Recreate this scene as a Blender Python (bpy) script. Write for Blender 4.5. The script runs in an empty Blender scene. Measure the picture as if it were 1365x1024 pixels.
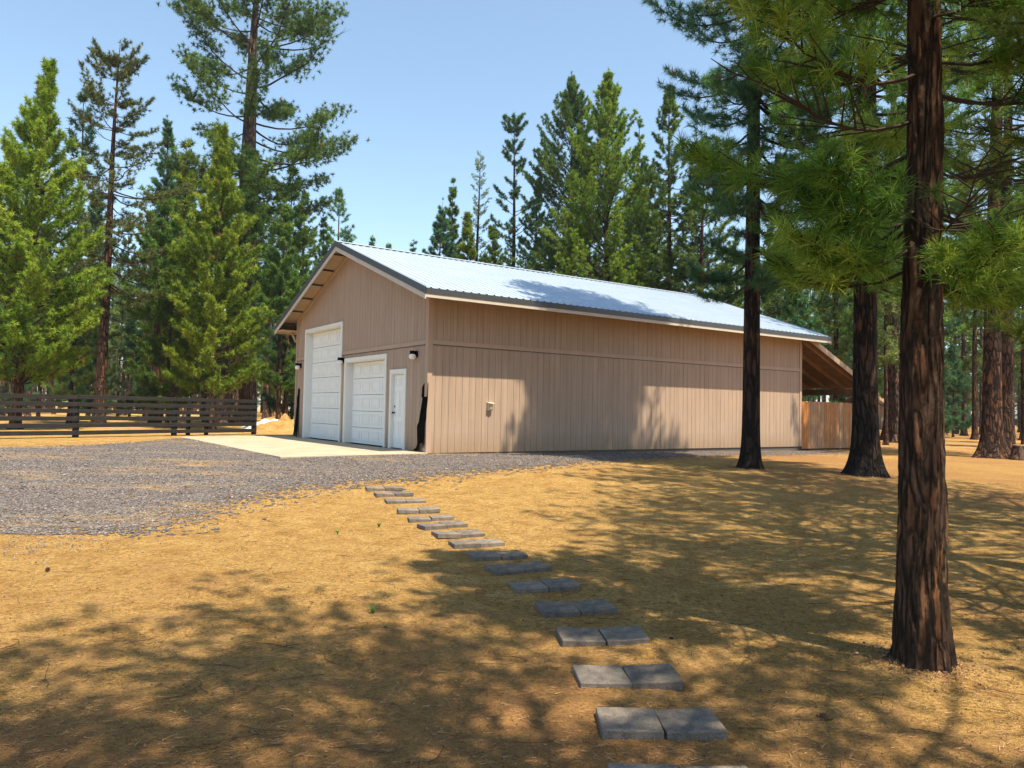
import bpy, bmesh, math, random
import numpy as np
from mathutils import Vector, Matrix, noise

# ------------------------------------------------------------------ camera, sky, sun, exposure
C = bpy.context.scene
col = C.collection
PITCH, ROLL, FPX = 0.0356, 0.0196, 996.5
EYE = 1.6
Fv = Vector((0, math.cos(PITCH), math.sin(PITCH)))
Uv = Vector((0, -math.sin(PITCH), math.cos(PITCH)))
Rv = Vector((1, 0, 0))
R2 = Rv*math.cos(ROLL) + Uv*math.sin(ROLL)
U2 = -Rv*math.sin(ROLL) + Uv*math.cos(ROLL)
cam = bpy.data.objects.new('camera', bpy.data.cameras.new('camera'))
col.objects.link(cam)
cam.data.sensor_width = 36
cam.data.lens = 36*FPX/1365
cam.data.clip_start = 0.05
cam.data.clip_end = 3000
cam.matrix_world = Matrix(((R2.x, U2.x, -Fv.x, 0), (R2.y, U2.y, -Fv.y, 0), (R2.z, U2.z, -Fv.z, EYE), (0, 0, 0, 1)))
C.camera = cam

SUN_EL, SUN_AZ = math.radians(65), math.radians(138)   # azimuth clockwise from +Y
S = Vector((math.sin(SUN_AZ)*math.cos(SUN_EL), math.cos(SUN_AZ)*math.cos(SUN_EL), math.sin(SUN_EL)))
w = bpy.data.worlds.new('World'); C.world = w; w.use_nodes = True
nt = w.node_tree; nt.nodes.clear()
sky = nt.nodes.new('ShaderNodeTexSky'); sky.sky_type = 'NISHITA'; sky.sun_disc = False
sky.sun_elevation = SUN_EL; sky.sun_rotation = SUN_AZ
sky.altitude = 1300; sky.air_density = 1.2; sky.dust_density = 2.2; sky.ozone_density = 2.6
bg = nt.nodes.new('ShaderNodeBackground'); bg.inputs[1].default_value = 0.127
wo = nt.nodes.new('ShaderNodeOutputWorld')
hsv = nt.nodes.new('ShaderNodeHueSaturation'); hsv.inputs['Saturation'].default_value = .9; hsv.inputs['Hue'].default_value = .488
nt.links.new(sky.outputs[0], hsv.inputs['Color']); nt.links.new(hsv.outputs[0], bg.inputs[0]); nt.links.new(bg.outputs[0], wo.inputs[0])
sl = bpy.data.lights.new('sun', 'SUN'); sl.energy = 5.0; sl.angle = math.radians(0.53); sl.color = (1, .87, .66)
so = bpy.data.objects.new('sun', sl); col.objects.link(so)
so.rotation_euler = S.to_track_quat('Z', 'Y').to_euler(); so.location = (20, -20, 40)
C.view_settings.view_transform = 'Standard'; C.view_settings.look = 'None'
C.view_settings.exposure = 1.02; C.view_settings.gamma = 1
C.cycles.max_bounces = 6; C.cycles.diffuse_bounces = 3; C.cycles.glossy_bounces = 2
C.cycles.transmission_bounces = 3; C.cycles.transparent_max_bounces = 4; C.cycles.volume_bounces = 0

# ------------------------------------------------------------------ helpers
def sstep(a, b, v):
    t = np.clip((np.asarray(v, float)-a)/(b-a), 0, 1)
    return t*t*(3-2*t)
def tz(x, y):
    x = np.asarray(x, float); y = np.asarray(y, float)
    z = sstep(8.5, 18.6, y)*(0.46-0.010*np.clip(x+2, 0, 12))
    z = z + 0.018*np.sin(x*0.9+1.3)*np.sin(y*0.7+.4)*(1-sstep(9, 14, y)) + 0.010*np.sin(x*2.3+y*1.7)*np.sin(y*2.1-x*.8)*(1-sstep(10, 16, y))
    return z
def ray(px, py):
    return (Fv + R2*((px-682.5)/FPX) + U2*((512-py)/FPX))
def at(px, py):
    d = ray(px, py); o = Vector((0, 0, EYE)); t = 1.0
    for _ in range(60):
        p = o+d*t
        h = p.z-float(tz(p.x, p.y))
        if abs(h) < 1e-4 or d.z >= -1e-4: break
        t += h/(-d.z)*0.9
    return o+d*t
def stand(px, Z):
    x = (px-682.5)/FPX*Z*1.0
    return Vector((x, Z, float(tz(x, Z))))
def horizon(px): return 512+FPX*math.tan(PITCH)+(px-682.5)*ROLL
def mesh_from(name, V, polys, mats, matidx=None, tint=None, smooth=False):
    """V (n,3); polys: list of (m,k) int arrays."""
    me = bpy.data.meshes.new(name)
    V = np.asarray(V, dtype=np.float32)
    me.vertices.add(len(V)); me.vertices.foreach_set('co', V.ravel())
    loops = np.concatenate([p.ravel() for p in polys]).astype(np.int32)
    tot = np.concatenate([np.full(len(p), p.shape[1], np.int32) for p in polys])
    start = np.concatenate([[0], np.cumsum(tot)[:-1]]).astype(np.int32)
    me.loops.add(len(loops)); me.loops.foreach_set('vertex_index', loops)
    me.polygons.add(len(tot)); me.polygons.foreach_set('loop_start', start); me.polygons.foreach_set('loop_total', tot)
    if matidx is not None: me.polygons.foreach_set('material_index', np.asarray(matidx, np.int32))
    me.polygons.foreach_set('use_smooth', np.full(len(tot), smooth, dtype=bool))
    for m in mats: me.materials.append(m)
    if tint is not None:
        a = me.attributes.new('tint', 'FLOAT', 'POINT'); a.data.foreach_set('value', np.asarray(tint, np.float32))
    me.update(calc_edges=True)
    return me
def obj(name, me, parent=None, loc=None):
    o = bpy.data.objects.new(name, me); col.objects.link(o)
    if parent is not None: o.parent = parent
    if loc is not None: o.location = loc
    return o
def tag(o, label=None, cat=None, group=None, kind=None):
    if label: o['label'] = label
    if cat: o['category'] = cat
    if group: o['group'] = group
    if kind: o['kind'] = kind
    return o
def thing(name, label, cat, loc=(0, 0, 0), rz=0, group=None):
    o = bpy.data.objects.new(name, None); col.objects.link(o); o.location = loc; o.rotation_euler = (0, 0, rz)
    o.empty_display_size = .2
    return tag(o, label, cat, group)
class MB:
    """collects boxes / prisms / tubes into one mesh"""
    def __init__(s): s.v = []; s.f = []; s.t = []; s.cur = 0.5
    def add(s, vs, fs):
        n = len(s.v); s.v += [tuple(v) for v in vs]; s.f += [[n+i for i in f] for f in fs]; s.t += [s.cur]*len(vs)
    def box(s, x0, x1, y0, y1, z0, z1):
        s.add([(x0, y0, z0), (x1, y0, z0), (x1, y1, z0), (x0, y1, z0), (x0, y0, z1), (x1, y0, z1), (x1, y1, z1), (x0, y1, z1)],
              [(0, 3, 2, 1), (4, 5, 6, 7), (0, 1, 5, 4), (1, 2, 6, 5), (2, 3, 7, 6), (3, 0, 4, 7)])
    def hexa(s, b, t):
        s.add(list(b)+list(t), [(0, 3, 2, 1), (4, 5, 6, 7), (0, 1, 5, 4), (1, 2, 6, 5), (2, 3, 7, 6), (3, 0, 4, 7)])
    def bar(s, p, q, w_, h_, up=(0, 0, 1)):
        p = Vector(p); q = Vector(q); d = (q-p).normalized(); sd = d.cross(Vector(up)).normalized(); u = sd.cross(d)
        c = [(-1, -1), (1, -1), (1, 1), (-1, 1)]
        s.hexa([p+sd*a*w_/2+u*b*h_/2 for a, b in c], [q+sd*a*w_/2+u*b*h_/2 for a, b in c])
    def lathe(s, prof, c=(0, 0, 0), n=20, ax=None):
        c = Vector(c); M = Vector(ax or (0, 0, 1)).to_track_quat('Z', 'Y')
        vs = []
        for r, h in prof:
            for k in range(n):
                a = 2*math.pi*k/n; vs.append(c+M @ Vector((r*math.cos(a), r*math.sin(a), h)))
        fs = [(i*n+k, i*n+(k+1) % n, (i+1)*n+(k+1) % n, (i+1)*n+k) for i in range(len(prof)-1) for k in range(n)]
        fs += [tuple(range(n))[::-1], tuple((len(prof)-1)*n+k for k in range(n))]
        s.add(vs, fs)
    def build(s, name, m, parent=None, bevel=0, smooth=False, seg=2):
        me = bpy.data.meshes.new(name); me.from_pydata(s.v, [], s.f); me.materials.append(m)
        a = me.attributes.new('tint', 'FLOAT', 'POINT'); a.data.foreach_set('value', np.asarray(s.t, np.float32))
        if smooth: me.polygons.foreach_set('use_smooth', [True]*len(me.polygons))
        o = obj(name, me, parent)
        if bevel:
            b = o.modifiers.new('bevel', 'BEVEL'); b.width = bevel; b.segments = seg; b.limit_method = 'ANGLE'
        return o

# ------------------------------------------------------------------ materials
def new_mat(name):
    m = bpy.data.materials.new(name); m.use_nodes = True
    n = m.node_tree; return m, n, n.nodes['Principled BSDF'], n.nodes['Material Output']
def N(n, t, **kw):
    x = n.nodes.new('ShaderNode'+t)
    for k, v in kw.items():
        if k.startswith('i_'): x.inputs[int(k[2:]) if k[2:].isdigit() else k[2:]].default_value = v
        else: setattr(x, k, v)
    return x
def ramp(n, src, stops):
    r = n.nodes.new('ShaderNodeValToRGB'); e = r.color_ramp.elements
    while len(e) < len(stops): e.new(.5)
    for el, (p, c) in zip(e, stops):
        el.position = p; el.color = (c, c, c, 1) if not hasattr(c, '__len__') else (*c, 1)
    n.links.new(src, r.inputs[0]); return r
def mixc(n, fac, a, b, mode='MIX'):
    x = n.nodes.new('ShaderNodeMix'); x.data_type = 'RGBA'; x.blend_type = mode
    for s, v in ((0, fac), (6, a), (7, b)):
        if hasattr(v, 'links') or hasattr(v, 'is_linked'): n.links.new(v, x.inputs[s])
        else: x.inputs[s].default_value = (*v, 1) if hasattr(v, '__len__') and len(v) == 3 else v
    return x.outputs[2]
def coords(n, scale=(1, 1, 1), space='Object'):
    tc = N(n, 'TexCoord'); mp = N(n, 'Mapping'); mp.inputs['Scale'].default_value = scale
    n.links.new(tc.outputs[space], mp.inputs[0]); return mp.outputs[0]
def noise_tex(n, vec, scale, detail=4, rough=.6, dist=0):
    t = N(n, 'TexNoise'); t.inputs['Scale'].default_value = scale; t.inputs['Detail'].default_value = detail
    t.inputs['Roughness'].default_value = rough; t.inputs['Distortion'].default_value = dist
    n.links.new(vec, t.inputs['Vector']); return t.outputs[0]
def bump(n, h, bsdf, strength=.5, dist=.01, prev=None):
    b = N(n, 'Bump'); b.inputs['Strength'].default_value = strength; b.inputs['Distance'].default_value = dist
    n.links.new(h, b.inputs['Height'])
    if prev is not None: n.links.new(prev, b.inputs['Normal'])
    n.links.new(b.outputs[0], bsdf.inputs['Normal']); return b.outputs[0]

def paint(name, c, rough=.6, var=.12, grime=.0, spec=.3, bmp=.15, metal=0, streak=True):
    m, n, b, o = new_mat(name)
    v = coords(n, (1, 1, .25) if streak else (1, 1, 1))
    a = noise_tex(n, v, 3.5, 5, .65)
    r = ramp(n, a, [(.25, 1-var), (.75, 1+var*.3)])
    cc = mixc(n, 1.0, c, r.outputs[0], 'MULTIPLY')
    if grime:
        g = ramp(n, noise_tex(n, coords(n), 1.1, 6, .7), [(.45, 0.), (.8, grime)])
        cc = mixc(n, g.outputs[0], cc, (.12, .09, .06))
    n.links.new(cc, b.inputs['Base Color']); b.inputs['Roughness'].default_value = rough
    b.inputs['Specular IOR Level'].default_value = spec; b.inputs['Metallic'].default_value = metal
    bump(n, noise_tex(n, coords(n), 60, 3), b, bmp, .004)
    return m
M = {}
M['siding'] = paint('tan_siding', (.385, .285, .215), .75, .12, .06, .15)
n = M['siding'].node_tree; b = n.nodes['Principled BSDF']; src = b.inputs['Base Color'].links[0].from_socket
tc = N(n, 'TexCoord'); sx = N(n, 'SeparateXYZ'); n.links.new(tc.outputs['Object'], sx.inputs[0])
q = N(n, 'MapRange'); q.inputs[1].default_value = .55; q.inputs[2].default_value = 0.; q.inputs[4].default_value = .9; n.links.new(sx.outputs[2], q.inputs[0])
g = noise_tex(n, coords(n, (3, 3, .8)), 3, 6, .75); mm = N(n, 'Math', operation='MULTIPLY'); n.links.new(q.outputs[0], mm.inputs[0]); n.links.new(g, mm.inputs[1])
st = ramp(n, noise_tex(n, coords(n, (5, 5, .12)), 2.2, 5, .7), [(.35, .86), (.6, 1.04)])
c1 = mixc(n, 1, src, st.outputs[0], 'MULTIPLY'); n.links.new(mixc(n, mm.outputs[0], c1, (.22, .145, .08)), b.inputs['Base Color'])
M['trim_tan'] = paint('tan_trim', (.41, .295, .225), .7, .10, .08, .2)
M['soffit'] = paint('soffit_board', (.45, .33, .215), .7, .12, .05, .2)
M['cream'] = paint('cream_fascia', (.50, .46, .40), .6, .1, .05, .2)
M['white'] = paint('white_trim', (.74, .74, .70), .5, .08, .05, .3)
M['door_white'] = paint('door_paint', (.78, .80, .78), .4, .05, .03, .4, .05)
M['charcoal'] = paint('charcoal_metal_trim', (.05, .055, .065), .4, .1, 0, .5, .05)
M['black'] = paint('black_steel', (.003, .003, .003), .9, .1, 0, .05, .05)
M['foundation'] = paint('foundation_concrete', (.13, .11, .09), .9, .2, .2, .1, .5)
M['beige_box'] = paint('beige_plastic', (.55, .45, .33), .5, .05, 0, .4, .02)
M['rough_wood'] = paint('rough_rafter_wood', (.28, .17, .10), .8, .3, .1, .1, .3)
M['pile'] = paint('ash_pile', (.62, .60, .56), .95, .25, .1, .05, .8, streak=False)
M['knob'] = paint('dark_knob', (.02, .018, .015), .3, .05, 0, .5, 0, .8)
# lamp globe
m, n, b, o = new_mat('frosted_globe'); b.inputs['Base Color'].default_value = (.8, .78, .72, 1); b.inputs['Roughness'].default_value = .25; M['globe'] = m
m, n, b, o = new_mat('window_glass'); b.inputs['Base Color'].default_value = (.03, .035, .04, 1); b.inputs['Roughness'].default_value = .05; M['glass'] = m
# fence boards (dark painted horse fence)
def wood(name, stops, rough=.75, bmp=.4, scale=(14, 14, 1.2), attr=True):
    m, n, b, o = new_mat(name)
    g = noise_tex(n, coords(n, scale), 2.0, 6, .6, .6)
    r = ramp(n, g, stops)
    cc = r.outputs[0]
    if attr:
        a = N(n, 'Attribute', attribute_name='tint'); t = ramp(n, a.outputs['Fac'], [(0, .45), (1, 1.5)])
        cc = mixc(n, 1.0, cc, t.outputs[0], 'MULTIPLY')
    n.links.new(cc, b.inputs['Base Color']); b.inputs['Roughness'].default_value = rough; b.inputs['Specular IOR Level'].default_value = .2
    bump(n, g, b, bmp, .006); return m
M['dark_board'] = wood('dark_fence_board', [(.3, (.012, .012, .012)), (.7, (.032, .030, .028))], scale=(1.2, 1.2, 14))
# picket fence: grey weathered to orange by tint
m, n, b, o = new_mat('cedar_picket')
g = noise_tex(n, coords(n, (20, 20, 1.5)), 2.0, 6, .65, .8)
a = N(n, 'Attribute', attribute_name='tint')
r1 = ramp(n, g, [(.3, (.20, .13, .08)), (.7, (.50, .38, .27))]); r2 = ramp(n, g, [(.3, (.25, .08, .02)), (.7, (.60, .26, .08))])
n.links.new(mixc(n, a.outputs['Fac'], r1.outputs[0], r2.outputs[0]), b.inputs['Base Color'])
b.inputs['Roughness'].default_value = .8; b.inputs['Specular IOR Level'].default_value = .15; bump(n, g, b, .5, .006); M['picket'] = m
# roof metal
m, n, b, o = new_mat('galvanised_roof_sheet')
g = noise_tex(n, coords(n, (.6, 2, 2)), 1.5, 5, .6)
r = ramp(n, g, [(.3, (.37, .45, .54)), (.7, (.44, .52, .60))]); n.links.new(r.outputs[0], b.inputs['Base Color'])
b.inputs['Metallic'].default_value = .35; b.inputs['Roughness'].default_value = .42; M['roof'] = m
# concrete slab
def concrete(name, c0, c1, sc=2.0, speck=.5, attr=False):
    m, n, b, o = new_mat(name); v = coords(n)
    g = noise_tex(n, v, sc, 7, .65); r = ramp(n, g, [(.3, c0), (.72, c1)])
    sp = noise_tex(n, v, 160, 2); s2 = ramp(n, sp, [(.35, 1-speck*.6), (.65, 1+speck*.2)])
    cc = mixc(n, 1, r.outputs[0], s2.outputs[0], 'MULTIPLY')
    if attr:
        oi = N(n, 'ObjectInfo'); t = ramp(n, oi.outputs['Random'], [(0, .8), (1, 1.15)]); cc = mixc(n, 1, cc, t.outputs[0], 'MULTIPLY')
        # sand dusting the slab
        d = ramp(n, noise_tex(n, coords(n), 9, 5, .7), [(.52, 0.), (.75, .55)]); cc = mixc(n, d.outputs[0], cc, (.40, .29, .15))
    n.links.new(cc, b.inputs['Base Color']); b.inputs['Roughness'].default_value = .9; b.inputs['Specular IOR Level'].default_value = .15
    p = bump(n, sp, b, .5, .004); bump(n, g, b, .3, .01, p); return m
M['concrete'] = concrete('concrete_apron', (.33, .28, .20), (.44, .385, .29), 1.2, .25)
M['paver'] = concrete('paver_concrete', (.125, .108, .096), (.23, .20, .175), 14, .7, True)

# ground
def ground_mat():
    m, n, b, o = new_mat('sandy_ground'); v = coords(n)
    big = noise_tex(n, v, .35, 5, .6, .3); mid = noise_tex(n, v, 2.6, 6, .65, .4); fine = noise_tex(n, v, 38, 4, .75); gr = noise_tex(n, v, 150, 3, .8)
    base = ramp(n, mid, [(.25, (.35, .185, .062)), (.5, (.50, .31, .108)), (.78, (.61, .41, .165))]).outputs[0]
    f = ramp(n, fine, [(.30, .38), (.47, .95), (.72, 1.35)]); base = mixc(n, 1, base, f.outputs[0], 'MULTIPLY')
    f = ramp(n, gr, [(.32, .30), (.5, 1.0), (.72, 1.6)]); base = mixc(n, 1, base, f.outputs[0], 'MULTIPLY')
    g2 = noise_tex(n, v, 15, 5, .8); f = ramp(n, g2, [(.32, .55), (.5, 1.0), (.7, 1.2)]); base = mixc(n, 1, base, f.outputs[0], 'MULTIPLY')
    # reddish pine needle duff, thick near the trees
    sx = N(n, 'SeparateXYZ'); n.links.new(v, sx.inputs[0])
    def mr(sock, a, b_):
        q = N(n, 'MapRange'); q.inputs[1].default_value = a; q.inputs[2].default_value = b_; n.links.new(sock, q.inputs[0]); return q.outputs[0]
    def mth(op, a, b_):
        q = N(n, 'Math', operation=op)
        for i, z in enumerate((a, b_)):
            if hasattr(z, 'is_linked'): n.links.new(z, q.inputs[i])
            else: q.inputs[i].default_value = z
        return q.outputs[0]
    zone = mth('MULTIPLY', mth('MULTIPLY', mr(sx.outputs[0], -1, 8), mr(sx.outputs[1], 9, 15)), .62)
    near = mth('MULTIPLY', mr(sx.outputs[1], 8.0, 3.0), .8)
    zone = mth('MAXIMUM', zone, near)
    zone = mth('ADD', zone, .16); d = mth('ADD', zone, mth('MULTIPLY', mth('SUBTRACT', big, .5), 2.2))
    d = mth('ADD', d, mth('MULTIPLY', mth('SUBTRACT', mid, .5), 1.6))
    duff = ramp(n, d, [(.45, 0.), (1.1, .8)]).outputs[0]
    st = noise_tex(n, coords(n, (22, 60, 1)), 1.6, 5, .8, 2.0)
    dc = ramp(n, st, [(.35, (.13, .058, .028)), (.5, (.37, .185, .078)), (.7, (.52, .31, .125))]).outputs[0]
    base = mixc(n, duff, base, dc)
    # dark specks
    vo = N(n, 'TexVoronoi'); vo.inputs['Scale'].default_value = 9; n.links.new(v, vo.inputs['Vector'])
    sp = ramp(n, vo.outputs['Distance'], [(.0, 1.), (.06, .9), (.10, 0.)])
    pick = ramp(n, vo.outputs['Color'], [(.62, 0.), (.66, 1.)])
    base = mixc(n, mth('MULTIPLY', sp.outputs[0], mth('MULTIPLY', pick.outputs[0], .7)), base, (.06, .035, .02))
    n.links.new(base, b.inputs['Base Color']); b.inputs['Roughness'].default_value = .95; b.inputs['Specular IOR Level'].default_value = .05
    p = bump(n, gr, b, 1., .012); p = bump(n, fine, b, 1., .04, p); p = bump(n, g2, b, .9, .06, p); bump(n, mid, b, .6, .08, p)
    return m
M['ground'] = ground_mat()
def gravel_mat(name, k=1.0):
    m, n, b, o = new_mat(name); v = coords(n)
    vo = N(n, 'TexVoronoi'); vo.inputs['Scale'].default_value = 34; n.links.new(v, vo.inputs['Vector'])
    r = ramp(n, vo.outputs['Color'], [(.15, (.085, .070, .066)), (.5, (.195, .168, .158)), (.85, (.35, .31, .29))])
    e = ramp(n, vo.outputs['Distance'], [(.3, 1.0), (.65, .35)])
    cc = mixc(n, 1, r.outputs[0], e.outputs[0], 'MULTIPLY')
    big = ramp(n, noise_tex(n, coords(n, (.4, 1.5, 1)), .8, 6, .72, .5), [(.52, 0.), (.66, .85)])
    cc = mixc(n, big.outputs[0], cc, (.33, .22, .10))
    n.links.new(cc, b.inputs['Base Color']); b.inputs['Roughness'].default_value = .85; b.inputs['Specular IOR Level'].default_value = .2
    inv = N(n, 'Math', operation='SUBTRACT'); inv.inputs[0].default_value = 1; n.links.new(vo.outputs['Distance'], inv.inputs[1])
    bump(n, inv.outputs[0], b, 1.0, .03); return m
M['gravel'] = gravel_mat('grey_gravel')
m, n, b, o = new_mat('loose_stone'); a = N(n, 'Attribute', attribute_name='tint')
r = ramp(n, a.outputs['Fac'], [(0, (.06, .053, .057)), (.6, (.155, .14, .145)), (1, (.30, .27, .265))]); n.links.new(r.outputs[0], b.inputs['Base Color'])
b.inputs['Roughness'].default_value = .8; M['stone'] = m
m, n, b, o = new_mat('dry_litter'); a = N(n, 'Attribute', attribute_name='tint')
r = ramp(n, a.outputs['Fac'], [(0, (.05, .025, .012)), (.4, (.20, .09, .04)), (.8, (.34, .19, .08)), (1, (.44, .29, .14))]); n.links.new(r.outputs[0], b.inputs['Base Color'])
b.inputs['Roughness'].default_value = .8; M['litter'] = m

def needle_mat(name, dark, mid, light, brown=(.20, .10, .03), trans=.42):
    m, n, b, o = new_mat(name)
    a = N(n, 'Attribute', attribute_name='tint')
    r = ramp(n, a.outputs['Fac'], [(0, dark), (.45, mid), (.9, light), (.965, light), (.975, brown)])
    oi = N(n, 'ObjectInfo'); hs = N(n, 'HueSaturation')
    mr = N(n, 'MapRange'); mr.inputs[3].default_value = .70; mr.inputs[4].default_value = 1.30; n.links.new(oi.outputs['Random'], mr.inputs[0])
    n.links.new(mr.outputs[0], hs.inputs['Value']); n.links.new(r.outputs[0], hs.inputs['Color'])
    mh = N(n, 'MapRange'); mh.inputs[3].default_value = .485; mh.inputs[4].default_value = .515; n.links.new(oi.outputs['Random'], mh.inputs[0]); n.links.new(mh.outputs[0], hs.inputs['Hue'])
    n.links.new(hs.outputs[0], b.inputs['Base Color']); b.inputs['Roughness'].default_value = .5; b.inputs['Specular IOR Level'].default_value = .35
    t = N(n, 'BsdfTranslucent'); g = N(n, 'Gamma'); g.inputs[1].default_value = .92; n.links.new(hs.outputs[0], g.inputs[0]); n.links.new(g.outputs[0], t.inputs[0])
    mx = N(n, 'MixShader'); mx.inputs[0].default_value = trans
    n.links.new(b.outputs[0], mx.inputs[1]); n.links.new(t.outputs[0], mx.inputs[2]); n.links.new(mx.outputs[0], o.inputs[0])
    return m
M['n_yellow'] = needle_mat('yellow_green_needles', (.065, .115, .010), (.165, .255, .018), (.36, .42, .045))
M['n_green'] = needle_mat('mid_green_needles', (.038, .095, .018), (.095, .200, .030), (.22, .34, .05))
M['n_blue'] = needle_mat('blue_green_needles', (.022, .070, .034), (.050, .130, .052), (.12, .23, .075))
M['n_olive'] = needle_mat('olive_needles', (.060, .090, .028), (.135, .190, .050), (.27, .33, .09))
M['n_near'] = needle_mat('long_pine_needles', (.035, .095, .012), (.115, .215, .022), (.36, .42, .060), (.48, .26, .05), .45)
def bark_mat(name, plate, crack, sc=7.0, stretch=.28, bmpd=.05, dark_base=0.0):
    m, n, b, o = new_mat(name)
    v0 = coords(n, (1, 1, stretch))
    d = N(n, 'TexNoise'); d.inputs['Scale'].default_value = 5; d.inputs['Detail'].default_value = 3; n.links.new(v0, d.inputs['Vector'])
    v = N(n, 'Mix'); v.data_type = 'VECTOR'; v.inputs[0].default_value = .22; n.links.new(v0, v.inputs[4]); n.links.new(d.outputs['Color'], v.inputs[5])
    vo = N(n, 'TexVoronoi'); vo.feature = 'DISTANCE_TO_EDGE'; vo.inputs['Scale'].default_value = sc; n.links.new(v.outputs[1], vo.inputs['Vector'])
    fi = noise_tex(n, coords(n, (1, 1, .22)), 30, 6, .8)
    mk = noise_tex(n, coords(n, (1, 1, .5)), 7, 4, .7)
    sub = N(n, 'Math', operation='MULTIPLY_ADD'); sub.inputs[1].default_value = -.5; n.links.new(mk, sub.inputs[0]); sub.inputs[2].default_value = .25
    ad2 = N(n, 'Math', operation='SUBTRACT'); n.links.new(vo.outputs['Distance'], ad2.inputs[0]); n.links.new(sub.outputs[0], ad2.inputs[1])
    cr = ramp(n, ad2.outputs[0], [(.0, 0.), (.22, 1.)])
    pc = ramp(n, fi, [(.3, tuple(x*.45 for x in plate)), (.55, plate), (.8, tuple(min(1, x*1.7) for x in plate))])
    vc = N(n, 'TexVoronoi'); vc.inputs['Scale'].default_value = sc; n.links.new(v.outputs[1], vc.inputs['Vector'])
    pv = ramp(n, vc.outputs['Color'], [(.2, (.45, .45, .5)), (.55, (1., 1., 1.)), (.85, (1.55, 1.22, .95))]); pcc = mixc(n, 1, pc.outputs[0], pv.outputs[0], 'MULTIPLY')
    cc = mixc(n, cr.outputs[0], crack, pcc)
    if dark_base:   # bark charred by an old ground fire
        sx = N(n, 'SeparateXYZ'); tc = N(n, 'TexCoord'); n.links.new(tc.outputs['Object'], sx.inputs[0])
        ad = N(n, 'Math', operation='MULTIPLY_ADD'); ad.inputs[1].default_value = 1.6; n.links.new(d.outputs[0], ad.inputs[0]); n.links.new(sx.outputs[2], ad.inputs[2])
        q = N(n, 'MapRange'); q.inputs[1].default_value = dark_base+2.2; q.inputs[2].default_value = .8; n.links.new(ad.outputs[0], q.inputs[0]); q.inputs[4].default_value = .85
        cc = mixc(n, q.outputs[0], cc, (.016, .014, .013))
    n.links.new(cc, b.inputs['Base Color']); b.inputs['Roughness'].default_value = .9; b.inputs['Specular IOR Level'].default_value = .12
    p = bump(n, cr.outputs[0], b, 1.0, bmpd); bump(n, fi, b, .7, .02, p); return m
M['bark_near'] = bark_mat('orange_plated_bark', (.120, .070, .044), (.022, .016, .012), 19, .15, .02)
M['bark'] = bark_mat('brown_bark', (.115, .066, .044), (.018, .013, .011), 13, .22, .04)
M['bark_char'] = bark_mat('charred_bark', (.075, .050, .038), (.012, .010, .009), 12, .2, .05, 2.6)
M['bark_grey'] = bark_mat('grey_brown_bark', (.17, .115, .090), (.028, .020, .018), 10, .25, .04)
M['twig'] = paint('twig_bark', (.060, .045, .036), .9, .3, 0, .1, .3, streak=False)

# ------------------------------------------------------------------ ground, gravel, apron
def axis(lo, hi, fine_lo, fine_hi, step, growth=1.18):
    a = list(np.arange(fine_lo, fine_hi+1e-6, step)); s = step; p = a[-1]
    while p < hi: s *= growth; p += s; a.append(p)
    s = step; p = fine_lo
    while p > lo: s *= growth; p -= s; a.insert(0, p)
    return np.array(a)
xs = axis(-260, 260, -9, 9, .12); ys = axis(-60, 300, 1.5, 20, .12)
X, Y = np.meshgrid(xs, ys, indexing='ij')
rs = np.random.default_rng(5)
Z = tz(X, Y)
nearm = (1-sstep(12, 19, Y))*(sstep(-4, 1, Y))
from numpy.fft import fft2, ifft2
def bumps(X, Y, seed, k=30, f0=3., f1=14.):
    r = np.random.default_rng(seed); z = np.zeros_like(X)
    for _ in range(k):
        f = r.uniform(f0, f1); a = r.uniform(0, 6.283); z += np.sin(X*f*math.cos(a)+Y*f*math.sin(a)+r.uniform(0, 6.28))/f
    return z
Zd = Z + nearm*0.012*bumps(X, Y, 3)
nx, ny = X.shape
idx = np.arange(nx*ny).reshape(nx, ny)
q = np.stack([idx[:-1, :-1], idx[1:, :-1], idx[1:, 1:], idx[:-1, 1:]], -1).reshape(-1, 4)
me = mesh_from('ground', np.stack([X, Y, Zd], -1).reshape(-1, 3), [q], [M['ground']], smooth=True)
g = obj('ground', me); tag(g, 'golden sandy ground strewn with pine needles', kind='structure')

BTH = 0.6008; BO = Vector((-2.14, 19.02, .5))
be = np.array([math.cos(BTH), math.sin(BTH)]); bn = np.array([-be[1], be[0]])
def bw(l, w_): return (BO.x+be[0]*l+bn[0]*w_, BO.y+be[1]*l+bn[1]*w_)
def inpoly(x, y, poly):
    inside = np.zeros(x.shape, bool); n_ = len(poly); j = n_-1
    for i in range(n_):
        xi, yi = poly[i]; xj, yj = poly[j]
        c = ((yi > y) != (yj > y)) & (x < (xj-xi)*(y-yi)/(yj-yi+1e-12)+xi)
        inside ^= c; j = i
    return inside
edge_px = [(1140, 603), (1040, 606), (950, 607), (850, 611), (760, 617), (690, 622), (640, 627), (560, 634), (500, 641), (430, 650), (370, 660), (310, 672), (260, 688), (210, 697), (150, 708), (80, 722), (0, 735), (-90, 746)]
gp = [tuple(at(*p).xy) for p in edge_px]
gp += [(-22, 7.5), (-40, 8), (-40, 14), (-22, 17.0)]
gp += [tuple(at(*p).xy) for p in [(0, 598), (60, 597), (130, 593), (190, 589), (250, 585)]]
gp += [bw(-1.5, 10.9), bw(.2, 5), bw(.2, .2), bw(15.4, .2)]
gx = np.arange(-30, 13, .06); gy = np.arange(9, 31, .06)
GX, GY = np.meshgrid(gx, gy, indexing='ij'); cx = GX[:-1, :-1]+.03; cy = GY[:-1, :-1]+.03
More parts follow.
